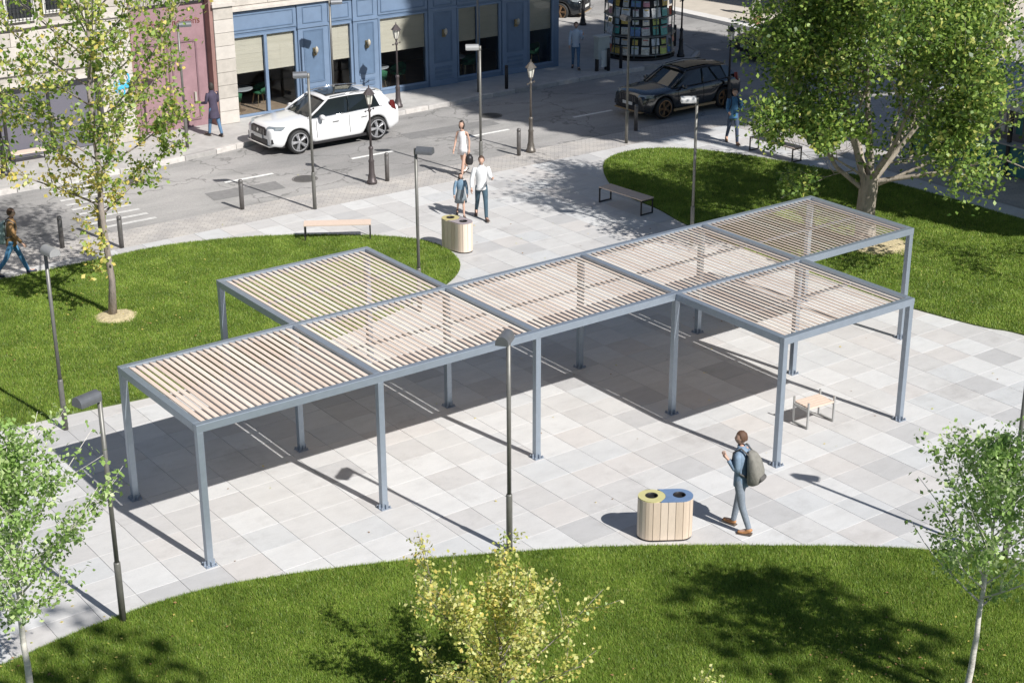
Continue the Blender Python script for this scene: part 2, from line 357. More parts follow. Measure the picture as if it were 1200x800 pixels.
# ================================================================ LAMPS
def lamp(label, x, y, d, h=3.8, z=0, group='modern lamp posts of the square', hm=None):
    t = thing('street_lamp', label, 'lamp post', (x,y,z), math.atan2(d[1],d[0]), group)
    MB().lathe([(.052,0),(.052,1.02),(.046,1.04)], 14).obj('lower_pole', pole_m, t, True)
    MB().lathe([(.036,1.04),(.036,h-.12)], 14).obj('upper_pole', pole_m, t, True)
    MB().lathe([(.038,h-.13),(.042,h-.11),(.042,h-.0)], 14).obj('collar', pole_m, t, True)
    # half-drum head pointing along +x with a flat lens beneath
    mb = MB(); n = 12; prof = [(math.cos(PI*k/n)*.105, math.sin(PI*k/n)*.11) for k in range(n+1)]
    prof = [(.105,-.04)]+prof+[(-.105,-.04)]
    v = [(.03, a, h-.06+b) for a,b in prof]+[(.40, a, h-.06+b) for a,b in prof]; m = len(prof)
    f = [tuple(range(m))[::-1], tuple(range(m,2*m))]+[(k,k+1,k+1+m,k+m) for k in range(m-1)]+[(m-1,0,m,2*m-1)]
    mb.add(v, [q[::-1] for q in f]); hd = mb.obj('lamp_head', hm or head_m, t)
    MB().box(.07,.37,-.09,.09,h-.112,h-.106).obj('lens', mat('lamp_lens', (.75,.75,.72), .2), hd)
    MB().box(-.03,.10,-.03,.03,h-.085,h-.03).obj('bracket', pole_m, t)
    MB().lathe([(.012,0),(.012,.004)], 8, (0,-.055,1.0), Matrix.Rotation(PI/2,3,'X')).obj('bolt', chrome, t)
    return t
lamp('thin lamp post on the lawn edge nearest the left end of the pergola', -1.83,-.80,(-.95,-.3))
lamp('lamp post in front of the pergola, standing by the near lawn edge', 4.15,-2.51,(-.75,-.6), 3.86)
lamp('lamp post at the left lawn corner with a pale half-drum head', .12,6.34,(.1,-1), 3.68, hm=mat('pale_head', (.34,.34,.335), .45, .3))
lamp('lamp post rising behind the back-left roof with head turned right', 9.03,7.62,(.62,-.78))
lamp('lamp post between cobbles and bench, head turned left towards the white car', 11.04,15.91,(-.75,.35), 3.74)
lamp('lamp post behind the walking couple, its pale head turned left', 16.54,15.84,(-.8,.5), hm=MATS['pale_head'])
lamp('lamp post behind the right lawn tip, white lamp head turned left', 17.14,7.43,(-.8,.55), hm=mat('white_head', (.45,.45,.44), .4, .2))
lamp('thin lamp post next to the front of the black car', 22.31,16.15,(.2,1), 3.9)
lamp('dark lamp post on the far pavement before the wide cafe window', 22.34,24.2,(-.7,.7), 3.9, .13)
lamp('dark lamp post behind the white car at the narrow cafe window', 16.5,24.15,(.8,-.3), 3.78, .13)
lamp('lamp post in front of the maroon door', 10.9,23.5,(.8,-.3), 3.8, .13)
lamp('lamp post at the far right edge behind the birch', 10.42,-7.5,(.6,-.8), 3.85)
def old_lamp(label, x, y, z=0, h=2.8, m=iron):
    t = thing('lantern_lamp', label, 'lantern post', (x,y,z), .4, 'cast iron lantern posts')
    MB().lathe([(.15,0),(.15,.08),(.12,.10),(.11,.22),(.085,.30),(.075,.62),(.09,.66),(.06,.72),(.05,.98),(.07,1.02),(.07,1.06),(.04,1.1)], 12).obj('column_base', m, t, True)
    MB().lathe([(.036,1.1),(.03,1.9),(.028,h-.72),(.05,h-.68),(.05,h-.64),(.03,h-.62),(.03,h-.55),(.06,h-.5)], 10).obj('shaft', m, t, True)
    MB().tube([(-.2,0,h-.66),(.2,0,h-.66)], .014).lathe([(.024,-.024),(.024,.024)], 8, (-.2,0,h-.66)).lathe([(.024,-.024),(.024,.024)], 8, (.2,0,h-.66)).obj('ladder_bar', m, t)
    MB().lathe([(.06,h-.49),(.115,h-.20)], 6).obj('lantern_glass', mat('lantern_glass', (.72,.70,.62), .25), t)
    mb = MB()
    for k in range(6):
        a = PI*k/3; mb.tube([(.065*math.cos(a),.065*math.sin(a),h-.49),(.122*math.cos(a),.122*math.sin(a),h-.19)], .009, 4)
    mb.lathe([(.175,h-.2),(.155,h-.17),(.085,h-.09),(.06,h-.05),(.02,h-.02),(.012,h+.05)], 6).obj('lantern_cap', m, t)
old_lamp('cast iron lantern post on the cobbles beside a bollard, in front of the white car', 13.6,17.1)
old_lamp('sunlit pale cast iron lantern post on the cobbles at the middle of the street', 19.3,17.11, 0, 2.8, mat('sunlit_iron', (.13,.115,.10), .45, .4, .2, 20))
old_lamp('cast iron lantern post on the far pavement before the cafe blind', 18.89,24.0,.13)
old_lamp('lantern post right of the black car beside the man in blue', 28.0,17.6, 0, 2.8, darkm)
old_lamp('lantern post at the left edge of the far pavement', 5.32,23.87,.13, 3.4, darkm)
old_lamp('lantern post by the corner of the blue cafe near the rear car', 32.9,31.6,.13, 2.8, darkm)
old_lamp('lantern post on the kerb corner right of the newsstand', 31.9,24.35,.13, 2.8, darkm)
# ---------------------------------------------------------------- bollards
bm_ = mat('bollard_steel', (.16,.15,.145), .45, .5, .15, 12)
def bollard(label, x, y, z=0, m=bm_, h=.84):
    t = thing('bollard', label, 'bollard', (x,y,z), 0, 'bollards along the street')
    MB().lathe([(.062,0),(.062,.72*h/.84),(.055,.73*h/.84)], 12).obj('post', m, t, True)
    MB().lathe([(.055,h-.11),(.062,h-.10),(.062,h-.03),(.045,h-.005),(.02,h)], 12).obj('cap', m, t, True)
bollard('bollard standing left of the lamp post on the sunlit cobbles', 9.45,17.1)
bollard('bollard just right of the lantern post in front of the white car', 14.09,17.06)
bollard('bollard just left of the pale lantern post at mid street', 18.77,17.01)
bollard('bollard in the shade before the bumper of the black car', 23.56,17.17)
bollard('bollard near the left edge between lawn and road', 4.25,16.89)
bollard('bollard right behind the trunk of the left tree', 5.46,15.98)
bollard('taller dark bollard left of the left tree trunk', 5.35,17.0, 0, darkm, 1.1)
bollard('dark bollard on the far pavement under the cafe corner', 23.4,24.0,.13, darkm)
bollard('dark bollard at the kerb left of the newsstand', 28.12,24.1,.13, darkm)
bollard('dark bollard nearest the newsstand on its left', 28.75,24.15,.13, darkm)
bollard('dark bollard behind the newsstand on the rounded kerb', 33.05,26.0,.13, darkm)
# ---------------------------------------------------------------- benches
def bench(label, cx, cy, rz, L, D, legm, H=.45, arms=False):
    t = thing('bench', label, 'bench', (cx,cy,0), rz)
    nb = 5; pw = D/nb
    for k in range(nb):
        MB().box(-L/2,L/2,-D/2+k*pw+.006,-D/2+(k+1)*pw-.006,H-.035,H).obj('board', wood, t, bevel=.004)
    top = H+.10 if arms else H-.037
    for s in (-1,1):
        x = s*(L/2-.03) if not arms else s*(L/2+.017)
        for q in (-1,1): MB().box(x-.016,x+.016,q*(D/2-.02)-.016,q*(D/2-.02)+.016,0,top).obj('leg', legm, t)
        MB().box(x-.016,x+.016,-D/2+.037,D/2-.037,.005,.035).obj('foot_rail', legm, t)
        MB().box(x-.014,x+.014,-D/2+.038,D/2-.038,H-.075,H-.037).obj('cross_rail', legm, t)
    MB().box(-L/2+.05,L/2-.05,-.015,.015,H-.07,H-.04).obj('under_rail', legm, t)
bench('pale wooden bench with dark legs at the lawn edge behind the back-left roof', 10.22,13.28,math.atan2(-.9,1.43),1.72,.42,darkm)
bench('backless wooden bench on the plaza left of the right lawn', 17.9,10.93,R(-86.5),1.7,.46,darkm)
bench('backless wooden bench in the shade behind the right lawn', 24.95,12.3,R(-88),1.8,.42,darkm)
bench('small pale wooden bench with silver frames in front of the pergola', 11.80,-1.93,R(-4),.62,.44,mat('bench_silver',(.42,.42,.41),.4,.5),.44,True)
bench('low dark bench with a white end against the stone wall at left', 6.45,24.9,0,1.1,.4,darkm)
# ---------------------------------------------------------------- litter bins
plank_ms = [mat('bin_plank', (.64,.53,.43), .6, 0, .07, 12, stretch=(6,6,.7)), mat('bin_plank_b', (.57,.46,.36), .6, 0, .07, 12, stretch=(6,6,.7)), mat('bin_plank_c', (.69,.58,.48), .6, 0, .07, 12, stretch=(6,6,.7))]
def bin_(label, x, y, rz, mA, mB, L=.92, D=.46, H=.74):
    t = thing('litter_bin', label, 'litter bin', (x,y,0), rz, 'twin hole litter bins')
    r = D/2; hx = L/2-r
    per = 2*2*hx+2*PI*r; N = 19
    def pt(s, rr):
        s %= per
        if s < 2*hx: return (-hx+s, -rr)
        s -= 2*hx
        if s < PI*r: a = -PI/2+s/r; return (hx+rr*math.cos(a), rr*math.sin(a))
        s -= PI*r
        if s < 2*hx: return (hx-s, rr)
        s -= 2*hx; a = PI/2+s/r; return (-hx+rr*math.cos(a), rr*math.sin(a))
    for k in range(N):
        s0 = per*k/N+.004; s1 = per*(k+1)/N-.004
        q = [pt(s0,r),pt((s0+s1)/2,r),pt(s1,r),pt(s1,r-.022),pt((s0+s1)/2,r-.022),pt(s0,r-.022)]
        MB().prism(q, .035, H-.015).obj('plank', rnd.choice(plank_ms), t)
    N2 = 40; ring = lambda rr: [pt(per*k/N2, rr) for k in range(N2)]
    MB().prism(ring(r-.026), .0, H-.05).obj('body', darkm, t)
    MB().prism(ring(r-.01), .0, .03).obj('plinth', darkm, t)
    def lid(c, m, hole, poly):
        mb = MB(); n = 32
        inn = [(c+hole*math.cos(2*PI*k/n), hole*math.sin(2*PI*k/n)) for k in range(n)]
        out = []
        for k in range(n):
            a = 2*PI*k/n; out.append(poly(a))
        z0,z1 = H-.014,H+.004
        v = [(a,b,z1) for a,b in inn]+[(a,b,z1) for a,b in out]+[(a,b,z0) for a,b in out]+[(a,b,z0-.03) for a,b in inn]
        f = []
        for k in range(n):
            k2 = (k+1)%n; f += [(k,n+k,n+k2,k2),(n+k,2*n+k,2*n+k2,n+k2),(k,k2,3*n+k2,3*n+k)]
        return mb.add(v,f).obj('lid', m, t)
    def poly_round(a): return (-hx+(r-.004)*math.cos(a), (r-.004)*math.sin(a))
    def poly_blue(a):
        # capsule remainder: right end round, left end concave against the yellow disc
        dx, dy = math.cos(a), math.sin(a)
        lo, hi = .06, L
        for _ in range(24):
            m_ = (lo+hi)/2; X = hx+dx*m_; Y = dy*m_
            ins = abs(Y) < r-.004 and (X < hx or (X-hx)**2+Y*Y < (r-.004)**2) and (X+hx)**2+Y*Y > r*r and X > -hx
            lo, hi = (m_, hi) if ins else (lo, m_)
        return (hx+dx*lo, dy*lo)
    for c, m, pf in ((-hx, mA, poly_round),(hx, mB, poly_blue)):
        l = lid(c, m, .095, pf)
        MB().lathe([(.105,H+.012),(.095,H+.014),(.088,H+.006),(.088,H-.04)], 24, (c,0,0), cap=False).obj('hole_ring', darkm, l, True)
        MB().lathe([(.093,H-.045),(.093,H-.04)], 20, (c,0,0)).obj('hole_bottom', mat('pitch_black',(.006,.006,.006),.9), l)
yel = mat('bin_yellow', (.50,.46,.22), .5, 0, .06, 8); blu = mat('bin_blue', (.13,.20,.33), .5, 0, .1, 6)
bin_('wooden litter bin with a yellow and a blue lid beside the walking man', 6.53,-3.62,math.atan2(-.27,.41),yel,blu)
bin_('wooden litter bin beside the rounded tip of the left lawn', 12.22,10.76,math.atan2(-.54,.1),mat('bin_sand',(.46,.40,.18),.5),mat('bin_brown',(.30,.26,.27),.5), .92,.46,.78)
# ================================================================ TREES
def leafmesh(name, pts, size, mats_, mi, rng, upb=.5, asp=.7):
    n = len(pts); P = np.asarray(pts, dtype=np.float32)
    nr = rng.normal(size=(n,3)); nr[:,2] += upb; nr /= np.linalg.norm(nr,axis=1)[:,None]
    a = np.cross(nr, rng.normal(size=(n,3))); a /= np.linalg.norm(a,axis=1)[:,None]+1e-9
    b = np.cross(nr, a); s = size*rng.uniform(.65,1.25,(n,1))
    V = np.empty((n,4,3), np.float32)
    V[:,0] = P-a*s*.5; V[:,1] = P-b*s*.5*asp+nr*s*.08+a*s*.05; V[:,2] = P+a*s*.5-nr*s*.06; V[:,3] = P+b*s*.5*asp+nr*s*.08+a*s*.05
    me = bpy.data.meshes.new(name); me.vertices.add(n*4); me.vertices.foreach_set('co', V.ravel())
    me.loops.add(n*4); me.loops.foreach_set('vertex_index', np.arange(n*4, dtype=np.int32))
    me.polygons.add(n); me.polygons.foreach_set('loop_start', np.arange(0,n*4,4,dtype=np.int32)); me.polygons.foreach_set('loop_total', np.full(n,4,np.int32))
    for m in mats_: me.materials.append(m)
    me.polygons.foreach_set('material_index', np.asarray(mi, dtype=np.int32)); me.update(calc_edges=True); return me
def leafmat(name, col, tcol=None):
    m = bpy.data.materials.new(name); m.use_nodes = True; n = m.node_tree; n.nodes.clear()
    o = n.nodes.new('ShaderNodeOutputMaterial'); mx = n.nodes.new('ShaderNodeMixShader'); mx.inputs[0].default_value = .35
    p = n.nodes.new('ShaderNodeBsdfPrincipled'); p.inputs['Base Color'].default_value = (*col,1); p.inputs['Roughness'].default_value = .45
    t = n.nodes.new('ShaderNodeBsdfTranslucent'); t.inputs[0].default_value = (*(tcol or tuple(c*1.5 for c in col)),1)
    n.links.new(p.outputs[0], mx.inputs[1]); n.links.new(t.outputs[0], mx.inputs[2]); n.links.new(mx.outputs[0], o.inputs[0]); return m
G_dark = leafmat('leaf_dark', (.06,.115,.024)); G_mid = leafmat('leaf_mid', (.145,.235,.04)); G_lite = leafmat('leaf_light', (.26,.36,.07))
Y_g = leafmat('leaf_yellow_green', (.46,.47,.12)); Y_y = leafmat('leaf_yellow', (.66,.54,.15)); Y_p = leafmat('leaf_pale_yellow', (.66,.64,.27))
B_g = leafmat('leaf_birch', (.27,.41,.11)); B_d = leafmat('leaf_birch_dark', (.15,.23,.07)); B_p = leafmat('leaf_birch_pale', (.48,.58,.26))
bark_g = mat('bark_grey', (.22,.19,.165), .9, 0, .35, 12, .8, 30, stretch=(1,1,.35)); bark_b = mat('bark_birch', (.60,.56,.50), .8, 0, .3, 10, .4, 30, stretch=(1,1,3))
bark_p = mat('bark_pale', (.29,.25,.20), .85, 0, .35, 7, .8, 20, stretch=(1,1,.4))
def grow(rs, mb, tips, p, d, L, r, depth, maxd, spread, upb, nseg=4, child=(3,4), wig=.18, minr=.006):
    pts = [Vector(p)]; rad = [r]; d = Vector(d).normalized()
    for k in range(nseg):
        d = (d+Vector((rs.uniform(-wig,wig),rs.uniform(-wig,wig),rs.uniform(-wig,wig)+upb*.12))).normalized()
        pts.append(pts[-1]+d*L/nseg); rad.append(max(minr, r*(1-.55*(k+1)/nseg)))
    mb.tube(pts, [q_*.72 for q_ in rad], 6 if depth > 0 else 10, cap=False)
    if depth >= maxd:
        tips.append(pts); return
    if depth >= maxd-1: tips.append(pts[nseg//2:])
    elif depth >= 2: tips.append(pts[1:])
    elif depth == 1: tips.append(pts[3:])
    for c_ in range(rs.randint(*child)):
        t = rs.uniform(.35,1.0) if c_ else 1.0; i = min(nseg-1, int(t*nseg)); q = pts[i].lerp(pts[i+1], t*nseg-i if t < 1 else 1)
        a = rs.uniform(0,2*PI); e = d.orthogonal().normalized(); e = Quaternion(d, a) @ e
        if q.x*rt.x+q.y*rt.y < -2.9: continue
        nd = (d*math.cos(spread*rs.uniform(.6,1.2))+e*math.sin(spread*rs.uniform(.6,1.2)))
        grow(rs, mb, tips, q, nd, L*rs.uniform(.55,.8), rad[i]*.6, depth+1, maxd, spread, upb, nseg, child, wig, minr)
def foliage(tips, n, jit, rng):
    tl = [(t[i],t[i+1]) for t in tips for i in range(len(t)-1)]
    idx = rng.integers(0,len(tl),n); u = rng.random(n)
    A = np.array([tuple(a) for a,b in tl]); Bb = np.array([tuple(b) for a,b in tl])
    return A[idx]*(1-u)[:,None]+Bb[idx]*u[:,None]+rng.normal(size=(n,3))*jit, idx
def finish(t, mb, bark, tips, n, jit, size, mats_, pick, seed, clip=None, upb=.5):
    mb.obj('trunk', bark, t, True)
    rng = np.random.default_rng(seed); P, idx = foliage(tips, n, jit, rng)
    if clip is not None:
        k = clip(P); P = P[k]; idx = idx[k]
    mi = pick(P, idx, rng)
    link('crown', leafmesh('crown', P, size, mats_, mi, rng, upb), t)
def leader(label, x, y, H, Rm, z0, n, size, mats_, pick, bark, seed, r0=.07, ang=50, jit=.09, lean=(0,0), nb=26, cat='tree', sub=5, group=None, name='tree', top=.25, lowR=.8, sprigs=0):
    rs = random.Random(seed); t = thing(name, label, cat, (x,y,0), 0, group); mb = MB(); tips = []
    K = 14; P = [Vector((lean[0]*(k/K)**1.3+rs.uniform(-.02,.02)*H/4, lean[1]*(k/K)**1.3+rs.uniform(-.02,.02)*H/4, H*.96*k/K)) for k in range(K+1)]
    mb.tube(P, [r0*(1-.88*k/K)*(1.35 if k == 0 else 1) for k in range(K+1)], 10)
    tips.append(P[-3:])
    for i in range(sprigs):
        q = P[0].lerp(P[4], .3+.65*i/max(1,sprigs)); a = rs.uniform(0,6.28); p2 = [q+Vector((math.cos(a)*d_, math.sin(a)*d_, d_*.4)) for d_ in (0,.15,.32,.48)]
        mb.tube(p2, [.012,.009,.006,.003], 4); tips.append(p2[1:]); tips.append(p2[2:])
    for i in range(nb):
        f = (i+.5)/nb; z = z0+(H*.93-z0)*f; k = min(K-1,int(z/(H*.96)*K)); q = P[k].lerp(P[k+1], z/(H*.96)*K-k)
        a = i*2.4+rs.uniform(-.4,.4); prof = lowR+(1-lowR)*min(1,f*3) if f < .33 else 1-(f-.33)*(1-top)/.67
        L = Rm*prof*rs.uniform(.75,1.12); e = R(ang)*(.75+.6*f)*rs.uniform(.85,1.15); e = min(e, R(80))
        d = Vector((math.cos(a)*math.cos(e), math.sin(a)*math.cos(e), math.sin(e)))
        Lb = L/max(.35,math.cos(e)); Lb = min(Lb, L*1.5)
        pts = [q]; dd = d.copy()
        for s in range(5):
            dd = (dd+Vector((rs.uniform(-.12,.12),rs.uniform(-.12,.12),rs.uniform(-.04,.12)))).normalized(); pts.append(pts[-1]+dd*Lb/5)
        rb = max(.008, r0*.36*(1-f*.6)); mb.tube(pts, [rb*(1-.8*s/5) for s in range(6)], 5); tips.append(pts[2:])
        for s in range(sub):
            i0 = rs.randint(1,4); e2 = (pts[i0+1]-pts[i0]).normalized(); o = Vector((rs.uniform(-1,1),rs.uniform(-1,1),rs.uniform(-.3,.8))).normalized()
            d2 = (e2*.7+o*.7).normalized(); L2 = Lb*rs.uniform(.22,.42); p2 = [pts[i0]]
            for s2 in range(3): d2 = (d2+Vector((rs.uniform(-.15,.15),rs.uniform(-.15,.15),rs.uniform(-.05,.1)))).normalized(); p2.append(p2[-1]+d2*L2/3)
            mb.tube(p2, [rb*.4,rb*.3,rb*.2,.003], 4); tips.append(p2)
    finish(t, mb, bark, tips, n, jit, size, mats_, pick, seed)
    return t
def pickw(ws):
    ws = np.array(ws)/sum(ws)
    def f(P, idx, rng):
        # clumps share a tone, with single leaves differing
        cl = np.random.default_rng(7).choice(len(ws), size=idx.max()+1, p=ws)[idx]
        s = rng.choice(len(ws), size=len(P), p=ws); return np.where(rng.random(len(P)) < .45, cl, s)
    return f
leader('tall slender tree with yellow green leaves on the left lawn', 3.3,11.5,12.5,3.3,2.3,18500,.118,[G_mid,G_lite,Y_g,Y_y],
       lambda P,idx,rng: np.where((P[:,2] < 3.9)&(P[:,0]*rt.x+P[:,1]*rt.y < .5)&(rng.random(len(P)) < .8), rng.choice([2,3],len(P)), pickw([35,35,24,6])(P,idx,rng)), mat('bark_left',(.26,.22,.19),.9,0,.3,10,.7,25,stretch=(1,1,.35)), 11, .078, 38, .11, (.1,-.05), 46, sub=7, sprigs=9)
leader('young white-stemmed birch at the bottom left corner over the paving', -3.8,-2.3,3.95,1.5,1.45,7200,.078,[B_d,B_g,B_p],pickw([16,56,28]),bark_b,23,.055,42,.075,(.05,.05),30,group='young birches')
leader('young leaning birch at the bottom right on the near lawn', 6.75,-9.7,3.85,1.3,1.45,6200,.074,[B_d,B_g,B_p],pickw([12,60,28]),bark_b,37,.05,46,.08,(.15,-.05),30,group='young birches')
leader('yellow leaved shrub-like young tree at the bottom centre', 1.22,-6.32,1.45,1.5,.3,8000,.064,[G_lite,Y_g,Y_p,Y_y],pickw([18,48,22,12]),mat('bark_shrub',(.22,.19,.17),.9,0,.3,15),5,.05,40,.07,(0,0),20,sub=6,top=.5)
leader('small yellow shrub top at the bottom edge right of the larger one', 2.75,-8.9,1.25,.5,.4,800,.055,[Y_g,Y_p,G_lite],pickw([40,40,20]),MATS['bark_shrub'],51,.03,45,.06,(0,0),10,sub=4,top=.5)
# big spreading tree on the right lawn
def spreading(label, x, y, seed, limbs, n, size, jit, mats_, pick, bark, r0=.26, clip=None, group=None, depth=3, hfork=1.75):
    rs = random.Random(seed); t = thing('tree', label, 'tree', (x,y,0), 0, group); mb = MB(); tips = []
    mb.tube([(0,0,-.1),(.02,.02,.35),(-.03,.03,.9),(0,0,hfork+.15)], [r0*1.5,r0*1.05,r0*.95,r0*.9], 14, cap=False)
    for (dx,dy,dz,L,r) in limbs:
        grow(rs, mb, tips, (dx*.08,dy*.08,hfork*rs.uniform(.8,1.0)), (dx,dy,dz), L, r, 1, depth, R(38), .5, 5, (3,4), .16)
    finish(t, mb, bark, tips, n, jit, size, mats_, pick, seed, clip, .7); return t
limbs = [(-.7,.35,1.2,2.9,.13),(.15,.1,1.5,3.4,.16),(.9,-.2,.85,2.9,.12),(.2,.9,1.0,2.9,.12),(-.25,-.8,1.0,2.7,.11),(.9,.5,.6,2.8,.10),(-.8,.6,.9,2.5,.09),(.65,-.9,.35,3.1,.10),(.9,-.85,.6,2.7,.08),(-.7,.1,.4,1.6,.05)]
def clip_r(P): 
    lat = P[:,0]*rt.x+P[:,1]*rt.y; q = np.random.default_rng(3).random(len(P)); k = (P[:,2] > 1.6)&(lat > -3.7); k &= ~((lat < -.5)&(P[:,2] < 3.1+.25*np.sin(lat*5)))|((lat > -2.5)&(lat < -1.5)&(P[:,2] < 2.3)&(q < .5)); k &= ~((lat > 2.1)&(P[:,2] > 3.1)&(P[:,2] < 5.3)&(q > .08)); k &= ~((lat > 1.3)&(P[:,2] <= 3.1)&(q > .4)); return k
spreading('large leafy spreading tree with a pale forked trunk on the right lawn', 20.65,4.8,8,limbs,74000,.12,.27,[G_dark,G_mid,G_lite,Y_g],pickw([24,40,28,8]),bark_p,.25,clip_r,depth=4)
# mulch rings
for (x,y,rr,lb) in ((3.32,11.4,.5,''),(20.9,4.6,.9,'')):
    rs = random.Random(int(x*7)); n = 26; mb = MB(); v = [(0,0,.075)]
    for k in range(n): a = 2*PI*k/n; q = rr*rs.uniform(.8,1.12); v.append((q*.6*math.cos(a), q*.6*math.sin(a), .07)); 
    for k in range(n): a = 2*PI*k/n; q = rr*rs.uniform(.85,1.15); v.append((q*math.cos(a), q*math.sin(a), .02))
    f = [(0,1+k,1+(k+1)%n) for k in range(n)]+[(1+k,1+n+k,1+n+(k+1)%n,1+(k+1)%n) for k in range(n)]
    o = mb.add(v,f).obj('mulch_ring', mat('dry_mulch', (.48,.40,.24), .95, 0, .3, 18, 1.0, 25), loc=(x,y,0)); struct(o)
# unseen trees added outside the frame, crowns placed to shade street, lawns and paving
for i,(x,y,zb,zt,rr) in enumerate(((26.6,-.6,15.3,31,2.6),(30.2,-.2,15,31,2.8),(34.0,-.6,15.5,30,2.8),(37.6,0,15,29,2.7),(27.2,-3.4,6.5,12.5,2.6),(31.5,-6.5,6,14,3.0),(33.5,1.0,5,13,3.0),(-.9,-17.1,12,15.5,1.4),(8.2,-22.3,12.2,15.2,1.6))):
    t = thing('tree', ['tallest dense tree of the added shading row, nearest the plaza','tall dense tree second from the plaza in the added shading row beyond the right edge','tall dense tree third in the added shading row beyond the right edge','tall dense tree farthest east in the added shading row beyond the right edge','broad lower tree added for shade in front of the tall row, near the right lawn','broad lower tree added for shade behind the right lawn pavement, farthest south east','broad lower tree added for shade near the teal stall','high crowned tree added for its shadow near the viewpoint beyond the bottom edge','high crowned tree added for its shadow farther right of the viewpoint beyond the frame'][i], 'tree', (x,y,0), 0, 'unseen trees added for shade outside the frame')
    rng = np.random.default_rng(90+i); n = int(2600 if i < 4 else (1500 if i < 7 else [210,330][i == 8])); hh = (zt-zb)/2
    u = rng.normal(size=(n,3)); u /= np.linalg.norm(u,axis=1)[:,None]; u *= rng.random((n,1))**(1/3)
    pw = np.abs(u)**.75*np.sign(u); P = pw*np.array([rr,rr,hh])+np.array([0,0,zb+hh])
    link('crown', leafmesh('crown', P, .75 if i < 7 else .30, [G_dark,G_mid], rng.integers(0,2,n), rng, .3, 1.0), t)
    MB().tube([(0,0,-.1),(.1,.05,zb*.5),(0,0,zb+hh)], [.35,.25,.1], 10).obj('trunk', bark_g, t, True)
# ================================================================ GRASS
def grassmat(name, a, b_, c_):
    m = bpy.data.materials.new(name); m.use_nodes = True; n = m.node_tree; n.nodes.clear()
    o = n.nodes.new('ShaderNodeOutputMaterial'); mx = n.nodes.new('ShaderNodeMixShader'); mx.inputs[0].default_value = .3
    p = n.nodes.new('ShaderNodeBsdfPrincipled'); p.inputs['Roughness'].default_value = .5
    t = n.nodes.new('ShaderNodeBsdfTranslucent'); g = n.nodes.new('ShaderNodeNewGeometry')
    cr = ramp(n, noise(n, g.outputs['Position'], 1.1, 7, .7), [(.28,tuple(q*1.15 for q in a)),(.5,tuple(q*1.38 for q in b_)),(.74,tuple(q*1.65 for q in c_))])
    n.links.new(cr, p.inputs['Base Color']); n.links.new(cr, t.inputs[0])
    n.links.new(p.outputs[0], mx.inputs[1]); n.links.new(t.outputs[0], mx.inputs[2]); n.links.new(mx.outputs[0], o.inputs[0]); return m
gms = [grassmat('grass_a',(.105,.17,.02),(.16,.235,.032),(.225,.30,.05)), grassmat('grass_b',(.08,.14,.018),(.125,.20,.027),(.175,.255,.038)), grassmat('grass_straw',(.26,.29,.06),(.30,.32,.08),(.36,.36,.11))]
def polymask(X, Y, P):
    c = np.zeros(len(X), bool); n = len(P)
    for i in range(n):
        x1,y1 = P[i]; x2,y2 = P[(i+1)%n]
        if y1 == y2: continue
        k = ((y1 > Y) != (y2 > Y)) & (X < (x2-x1)*(Y-y1)/(y2-y1)+x1); c ^= k
    return c
def grass(label, P, dens, h, wd, seed, holes=()):
    rng = np.random.default_rng(seed); xs = [p[0] for p in P]; ys = [p[1] for p in P]
    A = (max(xs)-min(xs))*(max(ys)-min(ys)); n = int(A*dens)
    X = rng.uniform(min(xs),max(xs),n); Y = rng.uniform(min(ys),max(ys),n)
    D = np.stack([X,Y,np.zeros(n)],1)-np.array(CAM); z = D@np.array(fw); z = np.maximum(z,.1)
    px = 600+1884.88*(D@np.array(r2))/z; py = 400-1884.88*(D@np.array(u2))/z
    k = (px > -60)&(px < 1260)&(py > -40)&(py < 860); X = X[k]; Y = Y[k]
    k = polymask(X,Y,P)
    for hx,hy,hr in holes: k &= (X-hx)**2+(Y-hy)**2 > (hr*rng.uniform(.8,1.15,len(X)))**2
    X = X[k]; Y = Y[k]; n = len(X)
    a = rng.uniform(0,2*PI,n); hh = h*rng.uniform(.5,1.25,n); la = rng.uniform(0,2*PI,n); ll = hh*rng.uniform(.1,.8,n)
    V = np.empty((n,3,3),np.float32)
    V[:,0,0] = X-np.cos(a)*wd/2; V[:,0,1] = Y-np.sin(a)*wd/2; V[:,0,2] = .018
    V[:,1,0] = X+np.cos(a)*wd/2; V[:,1,1] = Y+np.sin(a)*wd/2; V[:,1,2] = .018
    V[:,2,0] = X+np.cos(la)*ll; V[:,2,1] = Y+np.sin(la)*ll; V[:,2,2] = .018+hh
    me = bpy.data.meshes.new('grass'); me.vertices.add(n*3); me.vertices.foreach_set('co', V.ravel())
    me.loops.add(n*3); me.loops.foreach_set('vertex_index', np.arange(n*3,dtype=np.int32))
    me.polygons.add(n); me.polygons.foreach_set('loop_start', np.arange(0,n*3,3,dtype=np.int32)); me.polygons.foreach_set('loop_total', np.full(n,3,np.int32))
    for m in gms: me.materials.append(m)
    me.polygons.foreach_set('material_index', rng.choice([0,1,2],n,p=[.5,.4,.1]).astype(np.int32)); me.update(calc_edges=True)
    o = link('grass', me); o['kind'] = 'stuff'; print('grass', n)
grass('', lawn_near, 9500, .055, .010, 1)
grass('', lawn_left, 4500, .055, .013, 2, [(3.32,11.4,.45)])
grass('', lawn_right, 3000, .06, .017, 3, [(20.9,4.6,.8)])
